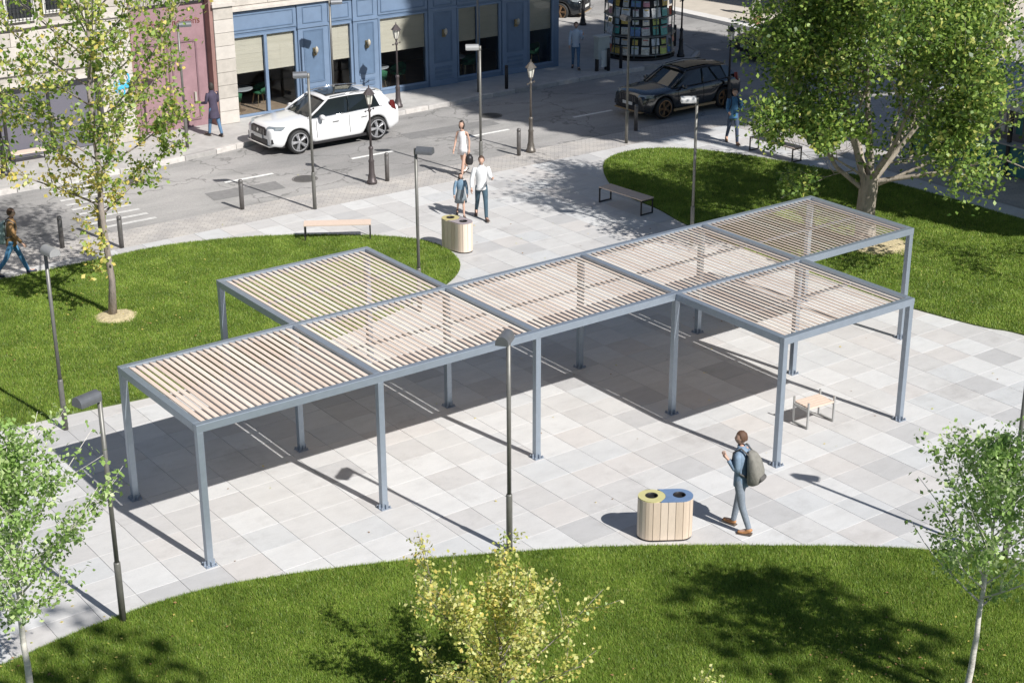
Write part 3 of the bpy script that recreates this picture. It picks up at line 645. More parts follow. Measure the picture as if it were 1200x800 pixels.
# ================================================================ BUILDINGS
FY = 25.85; Z0 = .13
blue = mat('blue_paint', (.11,.165,.25), .45, 0, .10, 3)
blue2 = mat('blue_paint_light', (.15,.21,.305), .45, 0, .08, 3)
stone = mat('cream_stone', (.47,.432,.385), .85, 0, .13, 3, .3, 25); stone_b = mat('cream_stone_b', (.425,.39,.345), .85, 0, .15, 3, .3, 25); stone_c = mat('cream_stone_c', (.505,.465,.42), .85, 0, .1, 3, .3, 25)
blind_m = mat('blind_cloth', (.70,.62,.52), .9, 0, .05, 2, stretch=(1,1,9))
cafe = thing('cafe_building', 'blue panelled cafe front below a pale stone storey', 'building', (0,0,0))
XL, XR = 13.68, 27.15
wins = [(13.72,16.16,.13,2.82,15.0),(17.38,18.28,.30,2.82,None),(19.33,21.33,.28,2.82,None),(22.58,24.5,.28,2.82,23.5),(25.72,26.9,.28,2.82,None)]
# wall behind the trim
wall = MB(); xs = XL
for (a,b_,zb,zt,mu) in wins:
    if a > xs: wall.box(xs, a, FY, FY+.3, Z0, 2.82)
    if zb > .2: wall.box(a, b_, FY+.001, FY+.3, Z0, zb)
    xs = b_
wall.box(xs, XR, FY, FY+.3, Z0, 2.82); wall.box(XL, XR, FY, FY+.3, 2.82, 3.62)
wall.box(XR-.3, XR, FY+.3, FY+9, Z0, 3.62)
wall.obj('wall', blue, cafe)
MB().box(XL-.02, XR+.14, FY-.16, FY+.29, 3.62, 3.70).box(XL-.02, XR+.10, FY-.10, FY+.28, 3.70, 3.76).obj('cornice', stone_c, cafe)
MB().box(XL, XR-.02, FY+.02, FY+.5, 3.76, 12).box(XR-.5, XR-.02, FY+.5, FY+9, 3.62, 12).obj('upper_wall', stone, cafe)
bl = [MB().box(0,1.48,-.035,.02,.006,.41).mesh('stone_block', m) for m in (stone,stone_b,stone_c)]
for j in range(3):
    for k in range(9): link('stone_block', rnd.choice(bl), cafe, .01, (XL+k*1.49+(.0 if j%2 else .0), FY+.0, 3.77+j*.42))
# interior
MB().box(XL, XR-.32, FY+.31, FY+4.2, Z0-.02, Z0+.02).obj('floor', mat('cafe_floor', (.42,.29,.20), .6, 0, .2, 3), cafe)
MB().box(XL, XR-.32, FY+4.2, FY+4.3, Z0, 3.6).box(XL-.1, XL, FY+.31, FY+4.3, Z0, 3.6).box(XL,XR-.32,FY+.31,FY+4.3,3.3,3.4).obj('inner_wall', mat('cafe_inner', (.16,.12,.10), .9, 0, .3, 1.5), cafe)
def frame_rect(mb, a, b_, z0, z1, y, w_=.05, d=.03):
    mb.box(a, b_, y-d, y, z1-w_, z1).box(a, b_, y-d, y, z0, z0+w_).box(a, a+w_, y-d, y, z0+w_, z1-w_).box(b_-w_, b_, y-d, y, z0+w_, z1-w_)
for (a,b_,zb,zt,mu) in wins:
    mb = MB(); frame_rect(mb, a+.003, b_-.003, zb+.003, zt-.003, FY+.10, .07, .12)
    if mu: mb.box(mu-.055, mu+.055, FY-.03, FY+.10, zb+.073, zt-.073)
    fr = mb.obj('window', blue2, cafe, bevel=.006)
    MB().box(a+.06, b_-.06, FY+.055, FY+.062, zb+.06, zt-.06).obj('pane', glassm, fr)
    segs = [(a,mu),(mu,b_)] if mu else [(a,b_)]
    for (p,q) in segs:
        m2 = MB(); n_b = 8; zl = 1.60; hh = (zt-.075-zl)/n_b
        for k in range(n_b): m2.box(p+.08, q-.08, FY+.085+.006*(k%2), FY+.093+.006*(k%2), zl+k*hh, zl+(k+1)*hh-.002)
        m2.box(p+.08,q-.08,FY+.08,FY+.11,zl-.03,zl).obj('blind', blind_m, fr)
pils = [(16.2,17.34),(18.32,19.29),(21.37,22.54),(24.54,25.68)]
for (a,b_) in pils:
    mb = MB().box(a,b_,FY-.07,FY-.001,Z0,Z0+.22).box(a,b_,FY-.05,FY-.001,Z0+.22,3.6)
    pl = mb.obj('pilaster', blue2, cafe, bevel=.008)
    w_ = b_-a; m2 = MB()
    frame_rect(m2, a+.17*w_, b_-.17*w_, .95, 2.72, FY-.052, .03, .02); frame_rect(m2, a+.22*w_, b_-.22*w_, 1.0, 2.66, FY-.052, .015, .012)
    frame_rect(m2, a+.17*w_, b_-.17*w_, 2.95, 3.5, FY-.052, .03, .02)
    for k in range(3): m2.box(a+.2*w_, b_-.2*w_, FY-.075, FY-.052, .42+k*.15, .50+k*.15)
    m2.obj('panel_moulding', blue, pl)
    MB().box(a+.17*w_+.03, b_-.17*w_-.03, FY-.058, FY-.052, .98, 2.69).obj('panel', blue, pl)
    MB().box(a-.02,b_+.02,FY-.085,FY-.001,2.80,2.88).obj('capital', blue2, pl)
    xm = (a+b_)/2; m3 = MB().lathe([(.05,-.05),(.07,-.03),(.04,0)], 10, (xm,FY-.09,1.95)).cbox((xm,FY-.08,1.98),(.05,.03,.13))
    m3.tube([(xm,FY-.08,1.9),(xm,FY-.2,1.88),(xm,FY-.24,1.96)], .015)
    sc_ = m3.obj('wall_sconce', mat('aged_brass', (.35,.28,.16), .4, .8, .2, 20), pl)
    MB().lathe([(.03,1.95),(.055,2.02),(.06,2.10),(.035,2.15),(.01,2.18)], 10, (xm,FY-.24,0)).obj('sconce_shade', mat('sconce_glass', (.42,.38,.30), .3), pl, True)
for (a,b_) in ((13.74,16.16),(17.38,18.28),(19.33,21.33),(22.58,24.5),(25.72,26.9)):
    m2 = MB().box(a,b_,FY-.03,FY-.001,2.9,3.56); p_ = m2.obj('fascia_panel', blue2, cafe)
    m3 = MB(); frame_rect(m3, a+.1, b_-.1, 2.98, 3.48, FY-.032, .03, .02); m3.obj('panel_moulding', blue, p_)
# cafe furniture seen through the windows
def cafe_table(lab, x, y):
    t = thing('cafe_table', lab, 'table', (x,y,Z0+.02), 0, 'round cafe tables')
    MB().lathe([(.46,.72),(.47,.735),(.47,.75),(.455,.76)], 28).obj('table_top', mat('marble_top', (.50,.50,.52), .3, 0, .1, 6), t, False)
    MB().lathe([(.2,0),(.2,.02),(.04,.04),(.035,.68),(.1,.72)], 14).obj('pedestal', mat('wood_pedestal',(.20,.13,.09),.6), t)
green = mat('green_velvet', (.035,.15,.075), .8, 0, .15, 8)
def cafe_chair(lab, x, y, rz):
    t = thing('cafe_chair', lab, 'chair', (x,y,Z0+.02), rz, 'green cafe chairs')
    MB().lathe([(.20,.40),(.26,.43),(.27,.47),(.22,.50)], 18).obj('seat', green, t, True)
    v = []; f = []; n = 16
    for k in range(n+1):
        a = -PI*.62+PI*1.24*k/n; h = .80-.20*abs(k-n/2)/(n/2)
        for rr, z in ((.27,.42),(.31,h),(.27,h),(.235,.46)): v.append((-rr*math.cos(a), rr*math.sin(a), z))
    for k in range(n):
        for j in range(4): f.append((k*4+j, k*4+(j+1)%4, (k+1)*4+(j+1)%4, (k+1)*4+j))
    f += [(0,1,2,3),(n*4+3,n*4+2,n*4+1,n*4)]
    MB().add(v,f).obj('backrest', green, t, True)
    for sx,sy in ((1,1),(1,-1),(-1,1),(-1,-1)): MB().tube([(sx*.15,sy*.15,.42),(sx*.22,sy*.22,0)], [.015,.01], 6).obj('leg', mat('brass_leg',(.45,.33,.18),.35,.8), t)
cafe_table('round marble table behind the leftmost cafe window', 14.35, FY+.85); cafe_chair('green chair left under the table in the leftmost cafe window', 13.98, FY+.55, 1.3); cafe_chair('green chair right of the table in the leftmost cafe window', 15.3, FY+1.15, PI)
cafe_table('round marble table behind the narrow cafe window', 17.6, FY+1.1); cafe_chair('green chair behind the narrow cafe window', 17.5, FY+.75, 1.6)
cafe_table('round marble table in the wide sunlit cafe window', 19.75, FY+.95); cafe_chair('green chair left in the wide sunlit cafe window', 19.6, FY+.5, 1.4); cafe_chair('green chair right in the wide sunlit cafe window', 20.6, FY+.85, PI+.4)
cafe_table('round marble table in the shaded cafe window with two blinds', 22.9, FY+.8); cafe_chair('green chair in the shaded cafe window with two blinds', 23.5, FY+.7, PI-.2)
cafe_table('round marble table in the last cafe window by the corner', 25.9, FY+1.0); cafe_chair('green chair in the last cafe window by the corner', 26.5, FY+.8, PI+.1)
# stone house at the left with the maroon door
sh = thing('stone_house', 'pale coursed stone house with barred windows beside a maroon door', 'building', (0,0,0))
SY = 25.2
core = MB().box(-14,10.05,SY+.05,SY+.6,2.35,14).box(-14,3.2,SY+.05,SY+.6,Z0,2.35).box(9.0,10.05,SY+.05,SY+.6,Z0,2.35).box(10.05,13.64,SY+.62,SY+.9,Z0,14).box(3.2,9.0,SY+1.2,SY+1.3,Z0,2.35).box(10.05,13.66,SY+.05,SY+.62,5.2,14)
core.obj('wall', stone_b, sh)
blks = [MB().box(0,1.33,-.045,.05,.007,.415).mesh('stone_block', m) for m in (stone,stone_b,stone_c)]
short = [MB().box(0,1.05,-.045,.05,.007,.415).mesh('stone_block', m) for m in (stone,stone_b,stone_c)]
wz = [(6.30,7.20,4.20,6.0),(7.45,8.35,4.35,6.0)]
for j in range(16):
    z = Z0+j*.42
    for k in range(9):
        x = -1.0+k*1.34+(.0 if j%2 else -.67)
        if x+1.3 > 10.06 or (z < 2.3 and x+1.3 > 3.2 and x < 9.0): 
            continue
        if any(x+1.33 > a and x < b_ and z+.4 > c_ for a,b_,c_,d_ in wz): continue
        link('stone_block', rnd.choice(blks), sh, .01, (x,SY,z))
    if z > 2.3:
        if j % 2: pass
        link('stone_block', rnd.choice(short), sh, .01, (9.01 if j%2 else 9.0,SY-.003,z))
    else: link('stone_block', rnd.choice(short), sh, .01, (9.0,SY-.003,z))
MB().box(-2,10.1,SY-.12,SY-.046,4.02,4.12).obj('string_course', stone_c, sh)
MB().box(3.2,9.0,SY-.02,SY+.05,2.30,2.42).obj('lintel', stone_c, sh)
MB().box(3.3,8.9,SY+.25,SY+.3,Z0+.02,2.3).obj('shop_window', mat('dusty_glass',(.13,.125,.15),.25), sh)
for x in (4.6,6.0,7.4): MB().box(x-.04,x+.04,SY+.2,SY+.248,Z0+.02,2.3).obj('mullion', darkm, sh)
for (a,b_,c_,d_) in wz:
    m2 = MB(); frame_rect(m2, a, b_, c_, d_, SY-.0, .09, .06); wf = m2.obj('window', mat('white_frame',(.62,.6,.56),.6), sh)
    MB().box(a+.05,b_-.05,SY+.0,SY+.03,c_+.05,d_).obj('pane', glass_dark, wf)
    m3 = MB()
    for k in range(8): x = a+.06+k*(b_-a-.12)/7; m3.tube([(x,SY-.10,c_+.03),(x,SY-.14,c_+.35),(x,SY-.10,c_+.7)], .010, 5)
    for zz in (.05,.36,.68): m3.box(a+.05,b_-.05,SY-.15,SY-.135,c_+zz,c_+zz+.015)
    m3.obj('iron_grille', darkm, wf)
# door
maroon = mat('maroon_paint', (.28,.17,.185), .6, 0, .14, 2.2, .2, 8); maroon2 = mat('maroon_paint_dark', (.20,.12,.135), .6, 0, .15, 3)
dr = MB().box(10.2,12.86,SY+.55,SY+.618,Z0,4.05).obj('door', maroon, sh)
m2 = MB(); frame_rect(m2, 10.45, 11.42, .35, 2.92, SY+.548, .05, .03); frame_rect(m2, 11.62, 12.5, .35, 2.92, SY+.548, .05, .03); m2.box(11.49,11.55,SY+.52,SY+.55,Z0,3.1); m2.box(10.2,12.86,SY+.50,SY+.549,3.10,3.16) if False else None
m2.obj('door_moulding', maroon2, dr)
MB().box(12.3,12.36,SY+.47,SY+.55,.95,1.25).obj('door_handle', mat('pale_handle',(.6,.58,.5),.4,.5), dr)
m2 = MB().box(10.2,12.86,SY+.5,SY+.56,4.05,4.12)
for k in range(22): m2.box(10.24+k*.12,10.255+k*.12,SY+.53,SY+.55,4.12,5.1)
m2.box(10.2,12.86,SY+.525,SY+.545,4.55,4.58); m2.obj('transom_grille', darkm, sh)
for (a,b_) in ((10.05,10.2),(12.86,12.98)): MB().box(a,b_,SY+.2,SY+.619,Z0,5.2).obj('door_jamb', mat('jamb_red',(.26,.15,.13),.7,0,.15,3), sh)
# pier between door and cafe
for j in range(9):
    link('stone_block', MB().box(12.98,13.66,-.03,.44,.007,.415).mesh('stone_block', rnd.choice([stone,stone_c,stone_b])), sh, .01, (0,SY+.18,Z0+j*.42 if j < 8 else Z0+8*.42))
MB().box(12.93,13.72,SY+.08,SY+.62,3.90,4.0).box(12.96,13.66,SY+.16,SY+.61,3.999,5.2).obj('pier_cap', stone_c, sh)
for j in range(4):
    for (xa, wd_) in ((10.05,1.2),(11.26,1.2),(12.47,1.2)): MB().box(xa,xa+wd_,SY-.02,SY+.3,5.2+j*.42+.007,5.2+j*.42+.415).obj('stone_block', rnd.choice([stone,stone_c]), sh)
def text(s, size, loc, m, parent=None, name='lettering', rot=(PI/2,0,0), depth=.004):
    cu = bpy.data.curves.new('t','FONT'); cu.body = s; cu.size = size; cu.extrude = depth; cu.align_x = 'CENTER'
    to = bpy.data.objects.new('t', cu); C.objects.link(to); dg = bpy.context.evaluated_depsgraph_get()
    me = bpy.data.meshes.new_from_object(to.evaluated_get(dg)); bpy.data.objects.remove(to); me.materials.clear(); me.materials.append(m)
    return link(name, me, parent, 0, loc, rot)
redt = mat('faded_red_letters', (.13,.035,.025), .8, 0, .25, 10)
text('che', .34, (11.12,SY+.543,3.38), redt, dr); text('Thorrens', .30, (12.12,SY+.543,3.42), redt, dr)
# blue graffiti sprayed on the stone beside the door
rs = random.Random(3); m2 = MB()
for k in range(7):
    cx, cz = 9.68+rs.uniform(-.22,.22), 1.95+rs.uniform(-.22,.25); a0 = rs.uniform(0,6.28); rr = rs.uniform(.08,.2)
    m2.tube([(cx+rr*math.cos(a0+t*.5), SY-.052, cz+rr*1.1*math.sin(a0+t*.5)) for t in range(9)], .028, 5)
m2.obj('graffiti', mat('cyan_spray',(.06,.42,.62),.6,0,.3,15), sh)
text('abc', .2, (9.7,SY-.055,1.6), MATS['cyan_spray'], sh, 'graffiti') if False else None
# east building across the side street
eb = thing('east_house', 'tan house with dark openings beyond the side street', 'building', (0,0,0))
MB().box(43.0,43.6,18,60,.12,14).obj('wall', mat('tan_render',(.52,.45,.36),.85,0,.12,2), eb)
for y in (26.5,28.6,30.7,32.8,35.2,37.5,40):
    w_ = MB().box(42.93,42.99,y,y+1.0,.35,2.5).obj('window', mat('pale_surround',(.6,.54,.46),.8), eb); MB().box(42.9,42.935,y+.1,y+.9,.35,2.4).obj('pane', glass_dark, w_)
# ================================================================ NEWSSTAND
KX, KY, KR = 30.95, 25.7, 1.33
ks = thing('newsstand', 'round newsstand covered with rows of colourful magazines', 'kiosk', (KX,KY,.13))
MB().lathe([(1.38,0),(1.38,.10),(1.3,.12)], 20).obj('plinth', darkm, ks); MB().lathe([(1.05,.12),(1.05,2.5)], 20).obj('body', mat('kiosk_body',(.05,.05,.055),.7), ks)
MB().lathe([(1.5,2.42),(1.55,2.5),(1.5,2.62),(.9,2.95),(.1,3.3)], 20).obj('roof', mat('kiosk_roof',(.22,.24,.24),.5,.2), ks)
for z in (.18,.88,1.58,2.3):
    MB().lathe([(1.36,z),(1.39,z+.015),(1.36,z+.03)], 20, cap=False).lathe([(1.36,z+.03),(1.05,z+.028)],20,cap=False).obj('shelf_rail', mat('pale_rail',(.42,.40,.36),.4,.4), ks)
for k in range(10):
    a = 2*PI*k/10+.1; MB().lathe([(.02,.1),(.02,2.42)], 6, (1.35*math.cos(a),1.35*math.sin(a),0)).obj('upright', mat('kiosk_post',(.10,.13,.12),.5,.3), ks)
cols = [(.62,.62,.60),(.60,.62,.64),(.55,.12,.08),(.60,.42,.10),(.12,.22,.42),(.50,.50,.48),(.65,.60,.50),(.10,.35,.30),(.55,.25,.30),(.35,.48,.55),(.45,.50,.12),(.60,.60,.62),(.08,.08,.09),(.58,.35,.12)]
cm = [mat('cover_%d'%i, c, .4, 0, .35, 14) for i,c in enumerate(cols)]
rs = random.Random(6)
for z,h_ in ((.22,.32),(.56,.28),(.93,.38),(1.33,.22),(1.63,.36),(2.0,.27)):
    n = 21
    for k in range(n):
        a = 2*PI*k/n
        if not (PI*.75 < a < PI*1.95) : continue
        if z > .9 and a > PI*1.62 and z < 2.2: continue
        if rs.random() < .06: continue
        M = Matrix.Rotation(a,3,'Z') @ Matrix.Rotation(R(-8),3,'Y')
        wd_ = .185*rs.uniform(.55,1.05); mb = MB().cbox((1.31*math.cos(a),1.31*math.sin(a),z+h_/2+rs.uniform(-.02,.02)),(.006,wd_,h_/2*rs.uniform(.7,1)), M @ Matrix.Rotation(R(rs.uniform(-4,4)),3,'X'))
        o = mb.obj('magazine', cm[rs.choice([0,1,2,3,4,5,6,7,8,9,10,11,12,0,5,1])], ks)
        mb = MB(); hh = h_/2
        mb.cbox((1.318*math.cos(a),1.318*math.sin(a),z+h_*.78),(.004,wd_*.7,h_*.06), M); mb.obj('masthead', rs.choice(cm), o)
utl = thing('utility_cabinet', 'grey cabinet on two dark legs left of the newsstand', 'cabinet', (27.95,24.3,.13), R(0))
MB().box(-.27,.27,-.13,.13,.45,1.25).obj('box', mat('cabinet_grey',(.36,.40,.39),.5,0,.08,6), utl, bevel=.01); MB().box(-.31,.31,-.17,.17,1.25,1.30).obj('top', mat('cabinet_top',(.45,.47,.46),.5), utl)
for s in (-.22,.22): MB().box(s-.05,s+.05,-.05,.05,0,.45).obj('leg', darkm, utl)
MB().box(-.12,.15,-.15,-.131,.15,.75).obj('notice', mat('notice_pale',(.55,.57,.55),.5,0,.05,5), utl)
sb = thing('sign_panel', 'narrow grey panel standing behind the newsstand', 'panel', (33.1,26.6,.13), R(30)); MB().box(-.22,.22,-.04,.04,0,1.3).obj('panel', mat('panel_bluegrey',(.28,.33,.38),.5), sb); MB().box(-.25,.25,-.06,.06,1.3,1.36).obj('cap', darkm, sb)
# ================================================================ TEAL STALL at right
st = thing('market_stall', 'teal stall under a checked glass roof behind the large tree', 'stall', (30.2,6.6,0))
teal = mat('teal_paint',(.03,.15,.17),.5,0,.15,3)
for y in (-3.4,-2,-.6,.8,2.2):
    MB().box(-1.5,-1.4,y+.02,y+1.38,.05,.95).obj('front_panel', teal, st)
for x,y in ((-1.5,-3.4),(-1.5,3.6),(1.5,-3.4),(1.5,3.6),(-1.5,.1),(1.5,.1)): MB().box(x-.05,x+.05,y-.05,y+.05,0,2.1).obj('post', darkm, st)
MB().box(1.3,1.4,-3.3,3.5,.05,2.1).obj('back_wall', mat('stall_back',(.20,.20,.22),.7), st)
MB().box(-1.7,-1.3,-3.4,3.6,.95,1.0).obj('counter', mat('stall_counter',(.3,.3,.3),.5), st)
rs = random.Random(2)
for k in range(16): 
    MB().box(-1.39,-1.36,-2.9+k*.3,-2.9+k*.3+.2,1.25+.0*k,1.8).obj('display_card', mat('pale_card',(.5,.5,.52),.6) if k%3 else teal, st)
rp = mat('roof_glass_pane',(.42,.46,.52),.25,0,.12,3)
Mr = Matrix.Rotation(R(-16),3,'Y')
ra = MB().cbox((0,0,0),(.135,.165,.012), Mr).mesh('roof_pane', rp)
for i in range(8):
    for j in range(20): link('roof_pane', ra, st, 0, (-1.65+i*.285, -3.35+j*.35, 2.18+i*.285*math.tan(R(16))))
mb = MB()
for j in range(21): mb.tube([(-1.8,-3.525+j*.35,2.145),(.6,-3.525+j*.35,2.145+2.4*math.tan(R(16)))], .014, 4)
for i in range(9): z = 2.18+(-.1425+i*.285)*math.tan(R(16)); mb.tube([(-1.7925+i*.285,-3.55,z-.01),(-1.7925+i*.285,3.5,z-.01)], .014, 4)
mb.obj('roof_frame', darkm, st); MB().box(-1.84,-1.80,-3.55,3.5,2.02,2.16).obj('gutter', mat('pale_gutter',(.45,.47,.5),.5), st)
cl = thing('ring_sign', 'round dark sign with a white ring among the leaves of the large tree', 'sign', (31.4,12.1,0)); MB().box(-.04,.04,-.04,.04,0,1.5).obj('post', darkm, cl);  # round sign on its own post, dark disc with a white ring
Mq = Matrix.Rotation(-PI/2,3,'Y') 
MB().lathe([(.34,-.03),(.34,.03)], 24, (0,0,1.8), Mq).obj('disc', darkm, cl); MB().lathe([(.2,.035),(.2,.045),(.13,.045),(.13,.035)], 24, (0,0,1.8), Mq, cap=False).obj('ring', mat('white_ring',(.7,.7,.7),.5), cl)
# ================================================================ CARS
def car(label, x, y, rz, paint, rimm, scale=1.0, accent=None, plate=True, z=0, roofm=None):
    t = thing('parked_car', label, 'car', (x,y,z), rz); t.scale = (scale,)*3
    WB = 2.86; xf, xr = 1.43, -1.43; rw = .375; ra = .43
    st = [-2.36,-2.33,-2.24,-2.08,-1.9,-1.80,-1.70,-1.58,-1.43,-1.28,-1.16,-1.06,-.95,-.6,-.2,.3,.7,.95,1.06,1.16,1.28,1.43,1.58,1.70,1.80,1.9,2.06,2.2,2.29,2.34]
    def hwid(x):
        if x > 1.2: return .955-.20*((x-1.2)/1.14)**2.2
        if x < -1.3: return .955-.14*((-1.3-x)/1.06)**2.4
        return .955
    def belt(x):
        if x > 1.0: return .98-.10*((x-1.0)/1.34)-.10*max(0,(x-2.0)/.34)**2
        if x < -2.0: return 1.06-.08*((-2.0-x)/.36)
        return .98+.08*(1.0-x)/3.0
    def zbot(x):
        z = .24
        for c in (xf,xr):
            if abs(x-c) < ra: z = max(z, rw+math.sqrt(ra*ra-(x-c)**2))
        if x > 1.95: z = .24+.10*(x-1.95)/.4
        if x < -1.95: z = .26+.14*(-1.95-x)/.4
        return z
    rows = [(0,.93),(.06,.975),(.25,.995),(.5,1.0),(.72,.985),(.9,.965),(1.0,.93)]
    V = []; F = []
    for x_ in st:
        w = hwid(x_); zb = zbot(x_); zs = belt(x_); sec = []
        for tt, k in rows: sec.append((w*k, zb+(zs-zb)*tt))
        hood = (.035,.07,.085) if x_ > .8 else (.02,.03,.03)
        sec += [(w*.80, zs+hood[0]*1.0),(w*.45, zs+hood[1]),(0, zs+hood[2])]
        full = [(-a,b_) for a,b_ in sec]+[(a,b_) for a,b_ in sec[::-1][1:]]
        V += [(x_,a,b_) for a,b_ in full]
    m = len(rows)*2+5; ns = len(st)
    for i in range(ns-1):
        for j in range(m-1): F.append((i*m+j,(i+1)*m+j,(i+1)*m+j+1,i*m+j+1))
    F.append(tuple(range(m))); F.append(tuple(range((ns-1)*m,ns*m))[::-1])
    body = MB().add(V,F).obj('body', paint, t, True)
    s_ = body.modifiers.new('s','SUBSURF'); s_.levels = 1; s_.render_levels = 1
    MB().box(-2.0,2.0,-.72,.72,.20,.85).obj('underbody', darkm, t)
    # greenhouse: dark glass volume
    def loft(lo, hi, nm, mm, off=0):
        n = len(lo); v = [(a,b_,c) for a,b_,c in lo]+[(a,b_,c) for a,b_,c in hi]
        return MB().add(v, [tuple(range(n,2*n))]+[(i,(i+1)%n,(i+1)%n+n,i+n) for i in range(n)]).obj(nm, mm, t, False)
    lo = [(1.12,0,.99),(1.02,.55,1.0),(.86,.80,1.0),(-.3,.845,1.03),(-1.7,.81,1.07),(-2.12,.66,1.08),(-2.2,0,1.08)]
    lo = lo+[(a,-b_,c) for a,b_,c in lo[::-1][1:-1]]
    hi = [(.26,0,1.52),(.23,.40,1.51),(.14,.59,1.485),(-.4,.63,1.52),(-1.45,.60,1.48),(-1.74,.50,1.45),(-1.80,0,1.46)]
    hi = hi+[(a,-b_,c) for a,b_,c in hi[::-1][1:-1]]
    loft(lo, hi, 'window_glass', glass_dark)
    # roof skin
    mb = MB(); N = 12; prev = None; v = []; f = []
    for i in range(N+1):
        xx = .36-2.30*i/N; u = i/N; zc = 1.53+.05*math.sin(PI*min(1,u*1.1+.05))-.06*max(0,u-.7)/.3; ww = .60+.06*math.sin(PI*u)-.03*u
        for j in range(9):
            q = -1+2*j/8; v.append((xx-.05*q*q if i < N/2 else xx+.05*q*q, q*ww, zc-.055*abs(q)**2.6))
    for i in range(N):
        for j in range(8): f.append((i*9+j,(i+1)*9+j,(i+1)*9+j+1,i*9+j+1))
    ro = mb.add(v,f).obj('roof', roofm or paint, t, True); so = ro.modifiers.new('s','SOLIDIFY'); so.thickness = .02; so.offset = 0
    v = []; f = []
    for i in range(7):
        xx = .12-1.25*i/6; u = (.36-xx)/2.3; zc = 1.562+.05*math.sin(PI*min(1,u*1.1+.05))
        for j in range(7): q = -1+2*j/6; v.append((xx, q*.44, zc-.055*abs(q*.44/.64)**2.6))
    for i in range(6):
        for j in range(6): f.append((i*7+j,(i+1)*7+j,(i+1)*7+j+1,i*7+j+1))
    MB().add(v,f).obj('sunroof', glass_dark, ro, True)
    for s in (-1,1):
        MB().tube([(.98,s*.76,1.02),(.60,s*.71,1.25),(.20,s*.615,1.49)], .035, 6).obj('front_pillar', paint, t, True)
        MB().tube([(-.42,s*.85,1.03),(-.5,s*.76,1.28),(-.52,s*.65,1.50)], .028, 6).obj('door_pillar', glass_dark, t, True)
        # rear quarter
        q = [(-1.62,s*.842,1.05),(-2.16,s*.74,1.06),(-1.80,s*.57,1.48),(-1.48,s*.63,1.50)]
        q2 = [(a,b_-s*.05,c) for a,b_,c in q]
        MB().add(q+q2,[(0,1,2,3),(7,6,5,4),(0,4,5,1),(1,5,6,2),(2,6,7,3),(3,7,4,0)]).obj('rear_pillar', paint, t)
        MB().tube([(.1,s*.62,1.555),(-.8,s*.65,1.60),(-1.6,s*.59,1.55)], .016, 6).obj('roof_rail', chrome if not accent else darkm, t, True)
        MB().tube([(.9,s*.84,1.015),(-.4,s*.866,1.04),(-1.7,s*.835,1.075)], .012, 5).obj('window_trim', darkm if accent else chrome, t, True)
        mb = MB().lathe([(.0,-.11),(.07,-.09),(.085,0),(.07,.09),(0,.11)], 10, (.62,s*1.03,1.06), Matrix.Rotation(PI/2,3,'X')).cbox((.62,s*.92,1.03),(.03,.07,.02))
        mb.obj('wing_mirror', paint, t, True)
        for xh in (.1,-.95): MB().box(xh-.11,xh+.11,s*.955-.012,s*.955+.012,.83,.86).obj('door_handle', chrome if not accent else darkm, t)
        for xd in (.78,-.42,-1.3):
            MB().tube([(xd,s*.958,.42),(xd+.02,s*.962,.70),(xd,s*.925,.985)], .005, 4).obj('door_seam', darkm, t)
        MB().box(-1.0,1.0,s*.93-.03,s*.93+.03,.22,.30).obj('side_skirt', accent or darkm, t)
        # head lamps wrap round the corner
        v = [(2.30,s*.50,.80),(2.16,s*.76,.80),(1.96,s*.865,.83),(1.90,s*.87,.90),(2.12,s*.77,.91),(2.27,s*.50,.90)]
        v = [(a+.035,b_+s*.02,c) for a,b_,c in v]+[(a-.1,b_-s*.03,c) for a,b_,c in v]
        MB().add(v,[(0,1,2,3,4,5)]+[(i,(i+1)%6+0,(i+1)%6+6,i+6) for i in range(6)]).obj('headlight', mat('headlight_glass',(.30,.33,.35),.08,.3), t)
        v = [(-2.31,s*.55,.86),(-2.20,s*.84,.86),(-2.08,s*.88,.95),(-2.10,s*.84,1.2),(-2.22,s*.72,1.1),(-2.33,s*.55,.98)]
        v = [(a-.03,b_,c) for a,b_,c in v]+[(a+.1,b_-s*.03,c) for a,b_,c in v]
        MB().add(v,[(0,1,2,3,4,5)]+[(i,(i+1)%6,(i+1)%6+6,i+6) for i in range(6)]).obj('tail_light', mat('tail_red',(.10,.012,.012),.15), t)
        MB().box(2.12,2.31,s*.66-.12,s*.66+.12,.40,.54).obj('air_intake', darkm, t)
    gp = [(2.365,-.46,.62),(2.365,.46,.62),(2.345,.50,.80),(2.33,.36,.86),(2.33,-.36,.86),(2.345,-.50,.80)]
    MB().add(gp+[(a-.12,b_,c) for a,b_,c in gp],[(0,1,2,3,4,5)]+[(i,i+6,(i+1)%6+6,(i+1)%6) for i in range(6)]).obj('grille', darkm, t)
    mb = MB()
    for k in range(9): yy = -.38+k*.095; mb.box(2.366,2.374,yy-.006,yy+.006,.64,.83)
    mb.lathe([(.055,-.006),(.055,.006)], 14, (2.372,0,.74), Matrix.Rotation(PI/2,3,'Y')); mb.obj('grille_bars', chrome, t)
    MB().box(2.20,2.355,-.52,.52,.34,.50).obj('lower_intake', darkm, t)
    MB().box(2.362,2.376,-.26,.26,.50,.61).obj('licence_plate', mat('plate_white',(.65,.65,.63),.4), t)
    MB().box(-2.41,-2.36,-.26,.26,.66,.77).obj('licence_plate', MATS['plate_white'], t)
    MB().box(2.18,2.375,-.70,.70,.285,.325).obj('bumper_lip', accent or chrome, t)
    MB().tube([(1.06,-.35,1.045),(1.02,.25,1.06)], .01, 5).obj('wiper', darkm, t)
    Mx = Matrix.Rotation(PI/2,3,'X')
